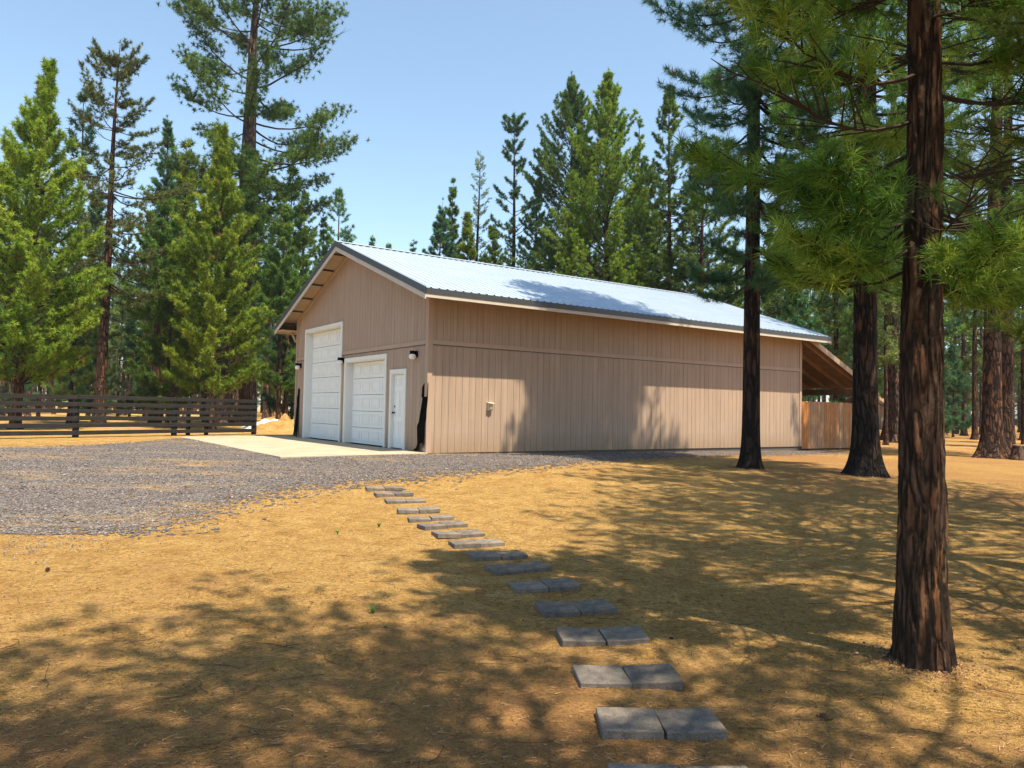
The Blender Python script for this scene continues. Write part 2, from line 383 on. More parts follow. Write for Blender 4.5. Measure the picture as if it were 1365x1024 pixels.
jx = cx+.12*bumps(cx, cy, 11, 12, 1., 6.)+rs.normal(0, .30, cx.shape)*(1+(rs.random(cx.shape) > .8)); jy = cy+.12*bumps(cx, cy, 12, 12, 1., 6.)+rs.normal(0, .45, cx.shape)*(1+(rs.random(cx.shape) > .8))
keep = inpoly(jx, jy, gp) & (rs.random(cx.shape) > .03)
lwx = (cx-BO.x)*bn[0]+(cy-BO.y)*bn[1]; llx = (cx-BO.x)*be[0]+(cy-BO.y)*be[1]
keep &= ~((llx > -3.78) & (llx < 16) & (lwx > .02) & (lwx < 11.2))
ng = len(gy); gi = np.arange(len(gx)*ng).reshape(len(gx), ng)
q = np.stack([gi[:-1, :-1], gi[1:, :-1], gi[1:, 1:], gi[:-1, 1:]], -1)[keep]
used = np.unique(q); remap = np.zeros(len(gx)*ng, int); remap[used] = np.arange(len(used))
GZ = tz(GX, GY)+nothing if False else tz(GX, GY)+(1-sstep(12, 19, GY))*0.012*bumps(GX, GY, 3)+.006+rs.uniform(0, .003, GX.shape)
GV = np.stack([GX, GY, GZ], -1).reshape(-1, 3)[used]
me = mesh_from('gravel_driveway', GV, [remap[q]], [M['gravel']])
g = obj('gravel_driveway', me); tag(g, 'grey crushed gravel driveway with sandy bare patches', kind='structure')
# loose stones on the drive and along its ragged edge
def stones(name, P, size, label, mat):
    n_ = len(P); r = np.random.default_rng(9)
    base = np.array([(1, 0, 0), (0, 1, 0), (-1, 0, 0), (0, -1, 0), (0, 0, .9), (0, 0, -.6)], float)
    tri = np.array([(0, 1, 4), (1, 2, 4), (2, 3, 4), (3, 0, 4), (1, 0, 5), (2, 1, 5), (3, 2, 5), (0, 3, 5)])
    sc = size*np.exp(r.normal(0, .35, (n_, 1, 1)))*r.uniform(.6, 1.2, (n_, 6, 1))
    a = r.uniform(0, 6.28, n_); ca, sa = np.cos(a), np.sin(a)
    B = base[None]*sc; Bx = B[..., 0]*ca[:, None]-B[..., 1]*sa[:, None]; By = B[..., 0]*sa[:, None]+B[..., 1]*ca[:, None]
    V = np.stack([Bx, By, B[..., 2]], -1)+P[:, None]
    F = tri[None]+(np.arange(n_)*6)[:, None, None]
    me = mesh_from(name, V.reshape(-1, 3), [F.reshape(-1, 3)], [mat], tint=np.repeat(r.random(n_), 6))
    return tag(obj(name, me), label, 'gravel' if label else None, kind='stuff')
cells = np.argwhere(keep); cells = cells[rs.permutation(len(cells))]
pr = cy[cells[:, 0], cells[:, 1]]; cells = cells[rs.random(len(cells)) < np.clip((14./pr)**2, .15, 1)][:60000]
P = np.stack([cx[cells[:, 0], cells[:, 1]]+rs.normal(0, .04, len(cells)), cy[cells[:, 0], cells[:, 1]]+rs.normal(0, .05, len(cells))], -1)
ex = []
epts = np.array(gp[:19])
for k in range(len(epts)-1):
    L_ = np.linalg.norm(epts[k+1]-epts[k]); n_ = int(min(L_, 8)*200)
    t = rs.random((n_, 1)); ex.append(epts[k]*(1-t)+epts[k+1]*t+rs.normal(0, .45, (n_, 2)))
P = np.concatenate([P]+ex)
dloc = (P[:, 0]-BO.x)*bn[0]+(P[:, 1]-BO.y)*bn[1]
P = P[(dloc < .0) | (P[:, 0] < -2.6)]
P = np.column_stack([P, tz(P[:, 0], P[:, 1])+.016])
lw = (P[:, 0]-BO.x)*bn[0]+(P[:, 1]-BO.y)*bn[1]; ll = (P[:, 0]-BO.x)*be[0]+(P[:, 1]-BO.y)*be[1]
P = P[~((ll > -3.75) & (ll < 16) & (lw > -.1) & (lw < 11.2))]
st = stones('loose_gravel', P, .010, 'loose grey gravel stones lying on the driveway', M['stone'])

# ------------------------------------------------------------------ barn
barn = thing('metal_roofed_barn', 'long tan barn with a pale ribbed metal roof and white garage doors', 'barn', BO, BTH)
W, L = 10.22, 15.64
HB, OV, GO = 2.76, .87, .60
ZE, ZR = 4.03, 6.19
SL = (ZR-ZE)/(W/2+OV)
def roof_z(y): return ZR-abs(y-W/2)*SL
TH = .20
D1 = (5.775, 3.515, 3.84); D2 = (2.42, 3.10, 2.637); D3 = (1.176, 1.0, 2.17)   # right edge, width, height (outside of trim)
TR = .11
opens = [(d+TR, d+w_-TR, h-TR) for d, w_, h in (D1, D2, D3)]
mb = MB(); core = MB()
BW = .203
# front wall boards (grooved plywood siding)
ycuts = sorted(set([round(k*BW, 4) for k in range(int(W/BW)+1)]+[W]+[round(v, 4) for o_ in opens for v in o_[:2]]+[round(W/2, 4)]))
def board_cols(y0, y1): return [(y0, y1)]
for y0, y1 in zip(ycuts[:-1], ycuts[1:]):
    if y1-y0 < .002: continue
    ym = (y0+y1)/2; zlo = 0.0
    for a, b_, h in opens:
        if a < ym < b_: zlo = h
    za, zb = roof_z(y0)-.06, roof_z(y1)-.06
    core.hexa([(0, y0, zlo), (.12, y0, zlo), (.12, y1, zlo), (0, y1, zlo)], [(0, y0, za), (.12, y0, za), (.12, y1, zb), (0, y1, zb)])
    g0 = .004 if abs(y0/BW-round(y0/BW)) < .02 else 0; g1 = .004 if abs(y1/BW-round(y1/BW)) < .02 else 0
    mb.hexa([(-.012, y0+g0, zlo), (-.0005, y0+g0, zlo), (-.0005, y1-g1, zlo), (-.012, y1-g1, zlo)], [(-.012, y0+g0, za-.02), (-.0005, y0+g0, za-.02), (-.0005, y1-g1, zb-.02), (-.012, y1-g1, zb-.02)])
# long right wall, left wall, back wall
zt = roof_z(0)-.07
for k in range(int(L/BW)+1):
    a, b_ = k*BW+.004, min((k+1)*BW, L)-.004
    if b_ <= a: continue
    mb.box(a, b_, -.012, -.0005, -.02, zt); mb.box(a, b_, W+.0005, W+.012, -.02, zt)
    core.box(k*BW, min((k+1)*BW, L), 0, .12, -.02, zt-.01) if False else None
core.box(.121, L, .0, .12, 0, zt); core.box(.121, L, W-.12, W, 0, zt)
core.hexa([(L-.12, .121, 0), (L, .121, 0), (L, W/2, 0), (L-.12, W/2, 0)], [(L-.12, .121, zt), (L, .121, zt), (L, W/2, ZR-.08), (L-.12, W/2, ZR-.08)])
core.hexa([(L-.12, W/2, 0), (L, W/2, 0), (L, W-.121, 0), (L-.12, W-.121, 0)], [(L-.12, W/2, ZR-.08), (L, W/2, ZR-.08), (L, W-.121, zt), (L-.12, W-.121, zt)])
wall = mb.build('wall', M['siding'], barn)
m_dark, n, b, o = new_mat('groove_shade_tone'); b.inputs['Base Color'].default_value = (.17, .12, .09, 1); b.inputs['Roughness'].default_value = .8  # backing darker than the boards, so groove shade is painted into its colour
core.build('wall_backing', m_dark, barn)
# foundation
fb = MB(); fb.box(.02, L-.02, .02, .10, -.5, -.03); fb.box(.02, .10, .10, W-.02, -.5, -.03); fb.box(L-.1, L-.02, .11, W-.02, -.5, -.03); fb.build('foundation', M['foundation'], barn)
# belt and corner trim
tb = MB()
tb.box(.0, L, -.036, -.013, HB-.0, HB+.11)
tb.box(-.036, -.013, D2[0]+D2[1]-.0+.15, D1[0]-.0, HB, HB+.10) if False else None
tb.box(-.036, -.013, .12, D1[0]-.012, HB, HB+.11); tb.box(-.036, -.013, D1[0]+D1[1]+.012, W-.1, HB, HB+.11)
tb.build('belt_board', M['trim_tan'], barn, .004)
fl = MB(); fl.box(.0, L, -.030, -.0128, HB-.022, HB-.001); fl.box(-.030, -.0128, .12, D1[0]-.012, HB-.022, HB-.001); fl.box(-.030, -.0128, D1[0]+D1[1]+.012, W-.1, HB-.022, HB-.001); fl.build('belt_flashing', M['charcoal'], barn)
for bx in ((-.042, .10, -.042, -.0125, -.02, zt-.05), (-.042, -.0125, -.012, .10, -.02, zt-.02), (L-.10, L+.03, -.042, -.0125, -.02, zt-.05), (-.042, -.0125, W-.09, W+.03, -.02, zt-.02)):
    ct = MB(); ct.box(*bx); ct.build('corner_board', M['trim_tan'], barn, .004)
# roof: ribbed sheets
def roof_side(sgn):
    y_r, y_e = W/2, (-OV if sgn < 0 else W+OV)
    prof = []
    x = -GO-.02
    while x < L+GO:
        prof += [(x, 0), (x+.155, 0), (x+.17, .022), (x+.205, .022), (x+.22, 0)]; x += .229
    V = []; F = []
    dy = (y_e-y_r)/6
    for i in range(7):
        y = y_r+dy*i
        for (px_, h) in prof: V.append((min(px_, L+GO), y, ZR-abs(y-W/2)*SL+h+.01))
    n_ = len(prof)
    for i in range(6):
        for k in range(n_-1):
            f = (i*n_+k, i*n_+k+1, (i+1)*n_+k+1, (i+1)*n_+k); F.append(f if sgn > 0 else f)
    s = MB(); s.add(V, F); return s
for sg in (-1, 1):
    s = roof_side(sg); o = s.build('roof_sheet', M['roof'], barn)
rc = MB()
for sg in (-1, 1):
    rc.hexa([(-GO-.03, W/2, ZR+.045), (L+GO+.01, W/2, ZR+.045), (L+GO+.01, W/2+sg*.18, ZR+.045-.18*SL), (-GO-.03, W/2+sg*.18, ZR+.045-.18*SL)][::sg],
            [(-GO-.03, W/2, ZR+.052), (L+GO+.01, W/2, ZR+.052), (L+GO+.01, W/2+sg*.18, ZR+.052-.18*SL), (-GO-.03, W/2+sg*.18, ZR+.052-.18*SL)][::sg])
rc.build('ridge_cap', M['roof'], barn)
# roof deck / soffit, fascia, rake trim
dk = MB()
def slab_side(mbx, ya, yb, x0, x1, off, th):
    za, zb = roof_z(ya)-off, roof_z(yb)-off
    mbx.hexa([(x0, ya, za-th), (x1, ya, za-th), (x1, yb, zb-th), (x0, yb, zb-th)], [(x0, ya, za), (x1, ya, za), (x1, yb, zb), (x0, yb, zb)])
slab_side(dk, -OV+.02, W/2, -GO+.03, L+GO-.03, .01, .03); slab_side(dk, W/2, W+OV-.02, -GO+.03, L+GO-.03, .01, .03)
dk.build('soffit', M['soffit'], barn)
fa = MB(); tm = MB()
# eave fascia white board with dark metal drip above
for ye, sg in ((-OV, -1), (W+OV, 1)):
    a, b_ = sorted((ye, ye-sg*.03)); fa.box(-GO+.03, L+GO-.03, a, b_, ZE-.225, ZE-.13)
    a, b_ = sorted((ye+sg*.012, ye-sg*.025)); tm.box(-GO-.0, L+GO, a, b_, ZE-.135, ZE+.006)
for x0, x1 in ((-GO, -GO+.03), (L+GO-.03, L+GO)):
    slab_side(fa, -OV, W/2, x0, x1, .10, .17); slab_side(fa, W/2, W+OV, x0, x1, .10, .17)
    xa, xb = (x0-.018, x1) if x0 < 0 else (x0, x1+.018)
    slab_side(tm, -OV-.012, W/2, xa, xb, -.035, .17); slab_side(tm, W/2, W+OV+.012, xa, xb, -.035, .17)
fa.build('fascia', M['cream'], barn, .003); tm.build('metal_edge_trim', M['charcoal'], barn)
# lookouts under gable overhang, rafter at wall, corbel
for k in range(6):
    for yy in (W/2+.55+k*.98, W/2-.55-k*.98):
        if -OV < yy < W+OV:
            z = roof_z(yy)-.045; lo = MB(); lo.box(-GO+.03, -.045, yy-.02, yy+.02, z-.05, z); lo.build('lookout', M['charcoal'], barn)
rb = MB(); slab_side(rb, .1, W/2, -.05, -.013, .045, .14); slab_side(rb, W/2, W-.1, -.05, -.013, .045, .14)
rb.build('frieze_board', M['soffit'], barn)
cb = MB(); cb.box(-GO+.03, 0, W+.02, W+OV-.03, ZE-.17, ZE-.14); cb.box(0, L, W+.02, W+OV-.03, ZE-.17, ZE-.14); cb.bar((-.05, W+.05, ZE-.55), (-.05, W+.55, ZE-.18), .05, .08); cb.build('eave_boxing', M['soffit'], barn)
# doors
def door_trim(d, w_, h, name, parent):
    t = MB(); y0, y1 = d, d+w_
    t.box(-.05, -.0125, y0, y0+TR, -.0, h); t.box(-.05, -.0125, y1-TR, y1, -.0, h); t.box(-.05, -.0125, y0+TR, y1-TR, h-TR, h)
    rec = .26 if w_ > 2 else .10   # deep jambs
    t.box(-.03, rec, y0+TR-.03, y0+TR+.012, 0, h-TR); t.box(-.03, rec, y1-TR-.012, y1-TR+.03, 0, h-TR); t.box(-.03, rec, y0+TR+.012, y1-TR-.012, h-TR-.03, h-TR+.012)
    return t.build(name, M['white'], parent, .004)
def sectional(d, w_, h, nsec, ncol):
    y0, y1 = d+TR+.014, d+w_-TR-.014; H = h-TR-.032; sh = H/nsec
    s = MB(); x = .20
    for i in range(nsec):
        z0 = i*sh+.006; z1 = (i+1)*sh-.006
        s.box(x, x+.05, y0, y1, z0, z1)
        s.box(x-.006, x, y0, y1, z0, z0+.03); s.box(x-.006, x, y0, y1, z1-.03, z1)
        cw = (y1-y0)/ncol
        for k in range(ncol):
            a, b_ = y0+k*cw+.07, y0+(k+1)*cw-.07; p, q_ = z0+.09, z1-.09
            # raised moulding ring and field
            for bx in ((a, b_, p, p+.022), (a, b_, q_-.022, q_), (a, a+.022, p+.022, q_-.022), (b_-.022, b_, p+.022, q_-.022)):
                s.box(x-.014, x, *bx)
            s.box(x-.008, x, a+.05, b_-.05, p+.05, q_-.05)
    o = s.build('garage_door', M['door_white'], barn, .003, seg=1)
    se = MB(); se.box(x-.01, x+.04, y0, y1, -.02, .006); se.build('bottom_seal', M['black'], o)
    return o
g1 = sectional(*D1, 7, 4); g1['label'] = 'tall white sectional garage door with raised panels'
g2 = sectional(*D2, 5, 4); g2['label'] = 'lower white sectional garage door with raised panels'
for d in (D1, D2): door_trim(*d, 'door_frame', barn)
f3 = door_trim(*D3, 'door_frame', barn)
y0, y1, h = D3[0]+TR+.014, D3[0]+D3[1]-TR-.014, D3[2]-TR-.035
s = MB(); s.box(.05, .09, y0, y1, .02, h)
pw = (y1-y0)
for a, b_ in ((.12, .46), (.54, .88)):
    for p, q_ in ((.07, .36), (.42, .78), (.84, .95)):
        A, B_, Pz, Q = y0+pw*a, y0+pw*b_, .02+h*p, .02+(h-.02)*q_
        for bx in ((A, B_, Pz, Pz+.018), (A, B_, Q-.018, Q), (A, A+.018, Pz+.018, Q-.018), (B_-.018, B_, Pz+.018, Q-.018)): s.box(.040, .05, *bx)
        s.box(.044, .05, A+.04, B_-.04, Pz+.04, Q-.04)
md = s.build('entry_door', M['door_white'], barn, .003, seg=1)
kn = MB(); kn.lathe([(.028, 0), (.028, .008), (.01, .012), (.01, .04), (.028, .05), (.03, .065), (.018, .078)], (.04, y1-.07, .98), 14, (-1, 0, 0)); kn.build('door_knob', M['knob'], md, smooth=True); kn = MB(); kn.lathe([(.026, 0), (.026, .01), (.012, .014)], (.04, y1-.07, 1.15), 14, (-1, 0, 0)); kn.build('deadbolt', M['knob'], md, smooth=True)
th = MB(); th.box(-.03, .10, y0, y1, -.0, .02); th.build('threshold', M['charcoal'], barn)
# wall lamps
def lamp(y, z, label):
    c = bpy.data.objects.new('wall_lamp', None); col.objects.link(c); c.parent = barn; c.location = (-.0125, y, z); c['label'] = label
    a = MB(); a.box(-.03, 0, -.07, .07, -.02, .14); a.box(-.19, -.02, -.045, .045, .10, .14); a.lathe([(.075, 0), (.08, .03), (.05, .05)], (-.13, 0, .055), 18); a.build('bracket', M['black'], c, .004)
    b2 = MB(); pr_ = [(.012, -.1)]+[(.095*math.sin(t), -.03-.085*math.cos(t)) for t in np.linspace(.35, 2.6, 10)]; b2.lathe([(r_, h_+.02) for r_, h_ in pr_], (-.13, 0, 0), 20); b2.build('globe', M['globe'], c, smooth=True)
lamp(.62, 2.47, 'wall lamp near the right corner of the gable wall'); lamp(5.66, 2.53, 'wall lamp between the two garage doors'); lamp(9.72, 2.52, 'wall lamp at the far left corner of the gable wall')
# outlet / vent box on the long wall
c = bpy.data.objects.new('outlet_box', None); col.objects.link(c); c.parent = barn; c.location = (1.86, -.0125, 1.19)
a = MB(); a.box(-.07, .07, -.07, 0, -.10, .10); a.build('box_body', M['beige_box'], c, .006)
a = MB(); a.hexa([(-.085, -.16, .085), (.085, -.16, .085), (.085, -.0, .11), (-.085, -.0, .11)], [(-.085, -.16, .095), (.085, -.16, .095), (.085, -.0, .125), (-.085, -.0, .125)]); a.box(-.03, .03, -.11, -.07, -.05, .04); a.build('box_hood', M['beige_box'], c, .003)

# lean-to at the back
lt = MB(); LD = 3.9; z0l, z1l = 4.02, 2.42
def lz(x): return z0l+(z1l-z0l)*(x-L)/LD
lt.hexa([(L+.03, -.35, lz(L)-.0), (L+LD+.3, -.35, lz(L+LD+.3)), (L+LD+.3, W, lz(L+LD+.3)), (L+.03, W, lz(L))], [(L+.03, -.35, lz(L)+.03), (L+LD+.3, -.35, lz(L+LD+.3)+.03), (L+LD+.3, W, lz(L+LD+.3)+.03), (L+.03, W, lz(L)+.03)])
lt.build('lean_to_roof', M['rough_wood'], barn)
l2 = MB(); l2.hexa([(L+.03, -.37, lz(L)+.032), (L+LD+.36, -.37, lz(L+LD+.36)+.032), (L+LD+.36, W, lz(L+LD+.36)+.032), (L+.03, W, lz(L)+.032)], [(L+.03, -.37, lz(L)+.06), (L+LD+.36, -.37, lz(L+LD+.36)+.06), (L+LD+.36, W, lz(L+LD+.36)+.06), (L+.03, W, lz(L)+.06)])
l2.hexa([(L+.04, -.385, lz(L)-.16), (L+LD+.3, -.385, lz(L+LD+.3)-.16), (L+LD+.3, -.352, lz(L+LD+.3)-.16), (L+.04, -.352, lz(L)-.16)], [(L+.04, -.385, lz(L)+.03), (L+LD+.3, -.385, lz(L+LD+.3)+.03), (L+LD+.3, -.352, lz(L+LD+.3)+.03), (L+.04, -.352, lz(L)+.03)])
l2.build('lean_to_edge', M['trim_tan'], barn)
rf = MB()
for k in range(13):
    y = -.1+k*.82
    rf.hexa([(L+.01, y-.02, lz(L)-.22), (L+LD+.28, y-.02, lz(L+LD+.28)-.16), (L+LD+.28, y+.02, lz(L+LD+.28)-.16), (L+.01, y+.02, lz(L)-.22)], [(L+.01, y-.02, lz(L)-.002), (L+LD+.28, y-.02, lz(L+LD+.28)-.002), (L+LD+.28, y+.02, lz(L+LD+.28)-.002), (L+.01, y+.02, lz(L)-.002)])
rf.build('rafter', M['rough_wood'], barn)
bm_ = MB(); bm_.box(L+LD-.07, L+LD+.07, -.2, W, lz(L+LD)-.42, lz(L+LD)-.17); bm_.build('lean_to_beam', M['rough_wood'], barn, .006)
for y in (.05, W/2, W-.1):
    p_ = MB(); p_.box(L+LD-.07, L+LD+.07, y-.07, y+.07, -.4, lz(L+LD)-.42); p_.build('lean_to_post', M['rough_wood'], barn, .006)

# steel silhouettes leaning at the corners
def cutout(pts, name, label, y, lean=.035):
    for _ in range(2):
        pts = [q for a, b_ in zip(pts, pts[1:]+pts[:1]) for q in ((a[0]*.75+b_[0]*.25, a[1]*.75+b_[1]*.25), (a[0]*.25+b_[0]*.75, a[1]*.25+b_[1]*.75))]
    bm = bmesh.new(); vs = [bm.verts.new((0, p[0], p[1])) for p in pts]; f = bm.faces.new(vs)
    bmesh.ops.triangulate(bm, faces=[f], ngon_method='EAR_CLIP')
    r = bmesh.ops.extrude_face_region(bm, geom=bm.faces[:])
    for v in r['geom']:
        if isinstance(v, bmesh.types.BMVert): v.co.x -= .006
    bmesh.ops.recalc_face_normals(bm, faces=bm.faces[:])
    me = bpy.data.meshes.new(name); bm.to_mesh(me); bm.free(); me.materials.append(M['black'])
    o = obj(name, me)
    p = bw(-.085, y); o.location = (p[0], p[1], .515); o.rotation_euler = (0, lean, BTH)
    tag(o, label, 'silhouette', 'black steel figure silhouettes leaning on the barn'); return o
cp = [(1062, 380), (1045, 386), (1030, 402), (1020, 430), (1022, 470), (1018, 500), (1032, 502), (1038, 490), (1044, 502), (1046, 530), (1042, 560), (1030, 580), (1018, 606), (1026, 620), (1044, 628), (1044, 655), (1030, 680), (1004, 704), (994, 738), (1004, 772), (1018, 800), (1012, 840), (1004, 880), (996, 905), (976, 914), (978, 925), (1020, 925), (1024, 900), (1026, 870), (1033, 830), (1040, 795), (1046, 812), (1042, 835), (1049, 870), (1056, 908), (1060, 870), (1058, 830), (1061, 790), (1052, 760), (1046, 735), (1055, 710), (1064, 680), (1069, 640), (1067, 600), (1071, 560), (1072, 500), (1070, 450), (1071, 400)]
cutout([((1074-a)/150., (925-b_)/305.) for a, b_ in cp], 'steel_silhouette', 'black steel silhouette figure leaning at the near right corner of the barn', -.10)
cp2 = [(100, 450), (92, 458), (90, 478), (93, 495), (86, 512), (85, 540), (90, 570), (86, 610), (84, 650), (82, 690), (80, 720), (74, 760), (66, 800), (78, 803), (84, 775), (92, 735), (98, 760), (100, 804), (111, 804), (108, 760), (106, 715), (107, 670), (103, 630), (101, 580), (103, 530), (107, 512), (103, 495), (110, 480), (109, 462)]
cutout([((112-a)/96., (804-b_)/201.) for a, b_ in cp2], 'steel_silhouette', 'slim black steel silhouette figure at the far left corner of the barn', 9.72)

# concrete apron
ap = MB(); bo = BO
q_ = [(-.04, -.15), (-3.75, -.15), (-3.75, 11.1), (-.04, 11.1)]
top = [(*bw(a, b_), .5-.0-(0.03 if a < -1 else .004)) for a, b_ in q_]; bot = [(x_, y_, z_-.14) for x_, y_, z_ in top]
vs = top+bot; ap.add(vs, [(0, 1, 2, 3), (4, 7, 6, 5), (0, 4, 5, 1), (1, 5, 6, 2), (2, 6, 7, 3), (3, 7, 4, 0)])
o = ap.build('concrete_apron', M['concrete'], None, .01); tag(o, 'pale concrete apron in front of the garage doors', kind='structure')
bpy.context.view_layer.update()

# ------------------------------------------------------------------ picket fence by the lean-to
pf = thing('picket_fence', 'upright cedar board fence closing the open shed behind the barn', 'fence', (*bw(L+.04, 0), .36), BTH)
p_ = MB(); rnd = random.Random(4); x = .02; k = 0
while x < 5.2:
    wd = .135; h = 1.80+rnd.uniform(-.015, .015)
    p_.cur = .95 if k < 3 else (rnd.choice([.15, .3, .6, .8, .95, .9]) if k > 9 else rnd.uniform(.2, .6))
    dxx = rnd.uniform(-.004, .004); p_.box(x, x+wd, -.02+dxx, 0+dxx, .03, h); x += wd+.008; k += 1
p_.build('board_panel', M['picket'], pf, .003, seg=1)
r_ = MB(); r_.box(0, 5.2, .005, .05, .35, .44); r_.box(0, 5.2, .005, .05, 1.4, 1.49); r_.build('rail', M['rough_wood'], pf)
for xx in (.05, 2.6, 5.1):
    q1 = MB(); q1.box(xx-.05, xx+.05, .052, .15, -.4, 1.75); q1.build('post', M['rough_wood'], pf)

# ------------------------------------------------------------------ horse fence
fA = Vector((-13.9, 24.0)); fD = Vector((3.8, 5.6)); 
hf = thing('board_fence', 'dark stained six-rail horse fence along the far side of the gravel', 'fence', (fA.x, fA.y, float(tz(fA.x, fA.y))), math.atan2(fD.y, fD.x))
SP = fD.length
ts = [-3.0, -2.0, -1.0, 0, .5, 1.0]
base0 = float(tz(fA.x, fA.y))
for t in ts+[.60, .71]:
    px_ = MB(); x = t*SP; hw = .075 if t not in (.60, .71) else .06; yy = 0 if t in ts else .22
    px_.box(x-hw, x+hw, .03+yy, .03+yy+2*hw, -.5, 1.36); px_.build('post', M['dark_board'], hf, .01)
rr = random.Random(3)
for k in range(6):
    z = .10+k*.226
    for a, b_ in zip(ts[:-1], ts[1:]):
        r_ = MB(); dz0, dz1 = rr.uniform(-.012, .012), rr.uniform(-.012, .012); x0, x1 = a*SP+.005, b_*SP-.005
        r_.hexa([(x0, -.012, z+dz0), (x1, -.012, z+dz1), (x1, .028, z+dz1), (x0, .028, z+dz0)], [(x0, -.012, z+.135+dz0), (x1, -.012, z+.135+dz1), (x1, .028, z+.135+dz1), (x0, .028, z+.135+dz0)])
        r_.build('rail', M['dark_board'], hf, .006, seg=1)

# ------------------------------------------------------------------ stepping stones
ords = ['first', 'second', 'third', 'fourth', 'fifth', 'sixth', 'seventh', 'eighth', 'ninth', 'tenth', 'eleventh', 'twelfth', 'thirteenth', 'fourteenth', 'fifteenth', 'sixteenth']
pairs = [((828, 1077), (1018, 1084)), ((806, 985), (968, 989)), ((775, 919), (910, 920)), ((750, 862), (866, 860)), ((725, 823), (823, 819)), ((690, 792), (774, 786)), ((663, 769), (737, 761)), ((634, 748.5), (702, 744)), ((608, 733), (672, 728.5)), ((585, 719.5), (645.5, 715)), ((566.5, 707.5), (624, 702)), ((548.5, 697.5), (602.5, 694)), ((534.5, 686), (583.5, 683)), ((518, 673), (566, 671)), ((504, 664), (550, 661.5)), ((492, 656), (535, 654))]
rr = random.Random(8)
def paver_mesh(seed):
    r = random.Random(seed); bm = bmesh.new(); bmesh.ops.create_cube(bm, size=1)
    for v in bm.verts: v.co = Vector((v.co.x*.303, v.co.y*.303, v.co.z*.055))
    bmesh.ops.subdivide_edges(bm, edges=bm.edges[:], cuts=6, use_grid_fill=True)
    bmesh.ops.bevel(bm, geom=[e for e in bm.edges if e.calc_face_angle(0) > 1], offset=.004, segments=1, affect='EDGES')
    for v in bm.verts:
        n_ = noise.noise_vector(v.co*14+Vector((seed*9, 0, 0)))*.0012+noise.noise_vector(v.co*50+Vector((seed*9, 0, 0)))*.0008; v.co += n_
    me = bpy.data.meshes.new('paver'); bm.to_mesh(me); bm.free(); me.materials.append(M['paver'])
    return me
pm = [paver_mesh(i) for i in range(5)]
for i, (a, b_) in enumerate(pairs):
    pa, pb = at(*a), at(*b_); d = (pb-pa); d.z = 0
    if i > 6: d.y *= .8
    d.normalize(); nrm = Vector((-d.y, d.x, 0)); mid = (pa+pb)/2
    for s_, sd in ((-1, 'left'), (1, 'right')):
        c = mid+d*s_*(.1535+rr.uniform(0, .004))+nrm*(.152+rr.uniform(-.006, .006)+(.015 if s_ > 0 and i in (4, 10) else 0)); z = float(tz(c.x, c.y))
        o = obj('paver', pm[(i*2+(s_ > 0)) % 5]); o.location = (c.x, c.y, z+.014+rr.uniform(-.006, .006))
        o.rotation_euler = (rr.uniform(-.03, .03), rr.uniform(-.025, .025)+s_*(-.025), math.atan2(d.y, d.x)+rr.uniform(-.03, .03))
        lab = f'{sd} paver of the {ords[i]} pair of stepping stones from the camera' if i else f'{sd} paver of the pair cut off by the bottom edge, nearest the camera'
        tag(o, lab, 'paver', 'square concrete pavers laid in pairs across the sand')

# ------------------------------------------------------------------ trees
def unit(v): return v/np.maximum(np.linalg.norm(v, axis=-1, keepdims=True), 1e-9)
def prisms(P0, P1, r0, r1, n_=3):
    D = unit(P1-P0); A = np.where(np.abs(D[:, 2:3]) > .9, np.array([[1., 0, 0]]), np.array([[0, 0, 1.]]))
    U = unit(np.cross(D, A)); Vv = np.cross(D, U); ang = np.arange(n_)*2*math.pi/n_
    ring = U[:, None]*np.cos(ang)[None, :, None]+Vv[:, None]*np.sin(ang)[None, :, None]
    V = np.concatenate([P0[:, None]+ring*r0[:, None, None], P1[:, None]+ring*r1[:, None, None]], 1)
    k = np.arange(n_); f = np.stack([k, (k+1) % n_, (k+1) % n_+n_, k+n_], -1)
    F = f[None]+(np.arange(len(P0))*2*n_)[:, None, None]
    return V.reshape(-1, 3), F.reshape(-1, 4)
def needles(r, P, D, T, k, Ln, wd, fwd, shoot, bent=False, droop=0.):
    n_ = len(P); D = unit(D)
    u = r.random((n_, k, 1))
    O = P[:, None]-D[:, None]*shoot*u
    Q = unit(r.normal(size=(n_, k, 3))); d = unit(D[:, None]*fwd*(1.0+.6*(1-u))+Q)
    L_ = Ln*r.uniform(.75, 1.1, (n_, k, 1))
    side = unit(np.cross(d, r.normal(size=(n_, k, 3))))*wd*.5
    tip = O+d*L_; tip[..., 2] -= droop*L_[..., 0]
    tt = np.clip(T[:, None]+r.normal(0, .15, (n_, k)), 0, 1)
    tt = np.where(T[:, None] > .97, .99, np.minimum(tt, .95))
    if not bent:
        V = np.stack([O-side, O+side, tip], 2).reshape(-1, 3); F = np.arange(n_*k*3).reshape(-1, 3); return V, F, np.repeat(tt.ravel(), 3)
    mid = O+d*L_*.55; mid[..., 2] += droop*.12*L_[..., 0]
    V = np.stack([O-side*.8, O+side*.8, mid+side, mid-side, tip], 2).reshape(-1, 3); b0 = np.arange(n_*k)*5
    F4 = np.stack([b0, b0+1, b0+2, b0+3], -1); F3 = np.stack([b0+3, b0+2, b0+4], -1)
    return V, (F4, F3), np.repeat(tt.ravel(), 5)
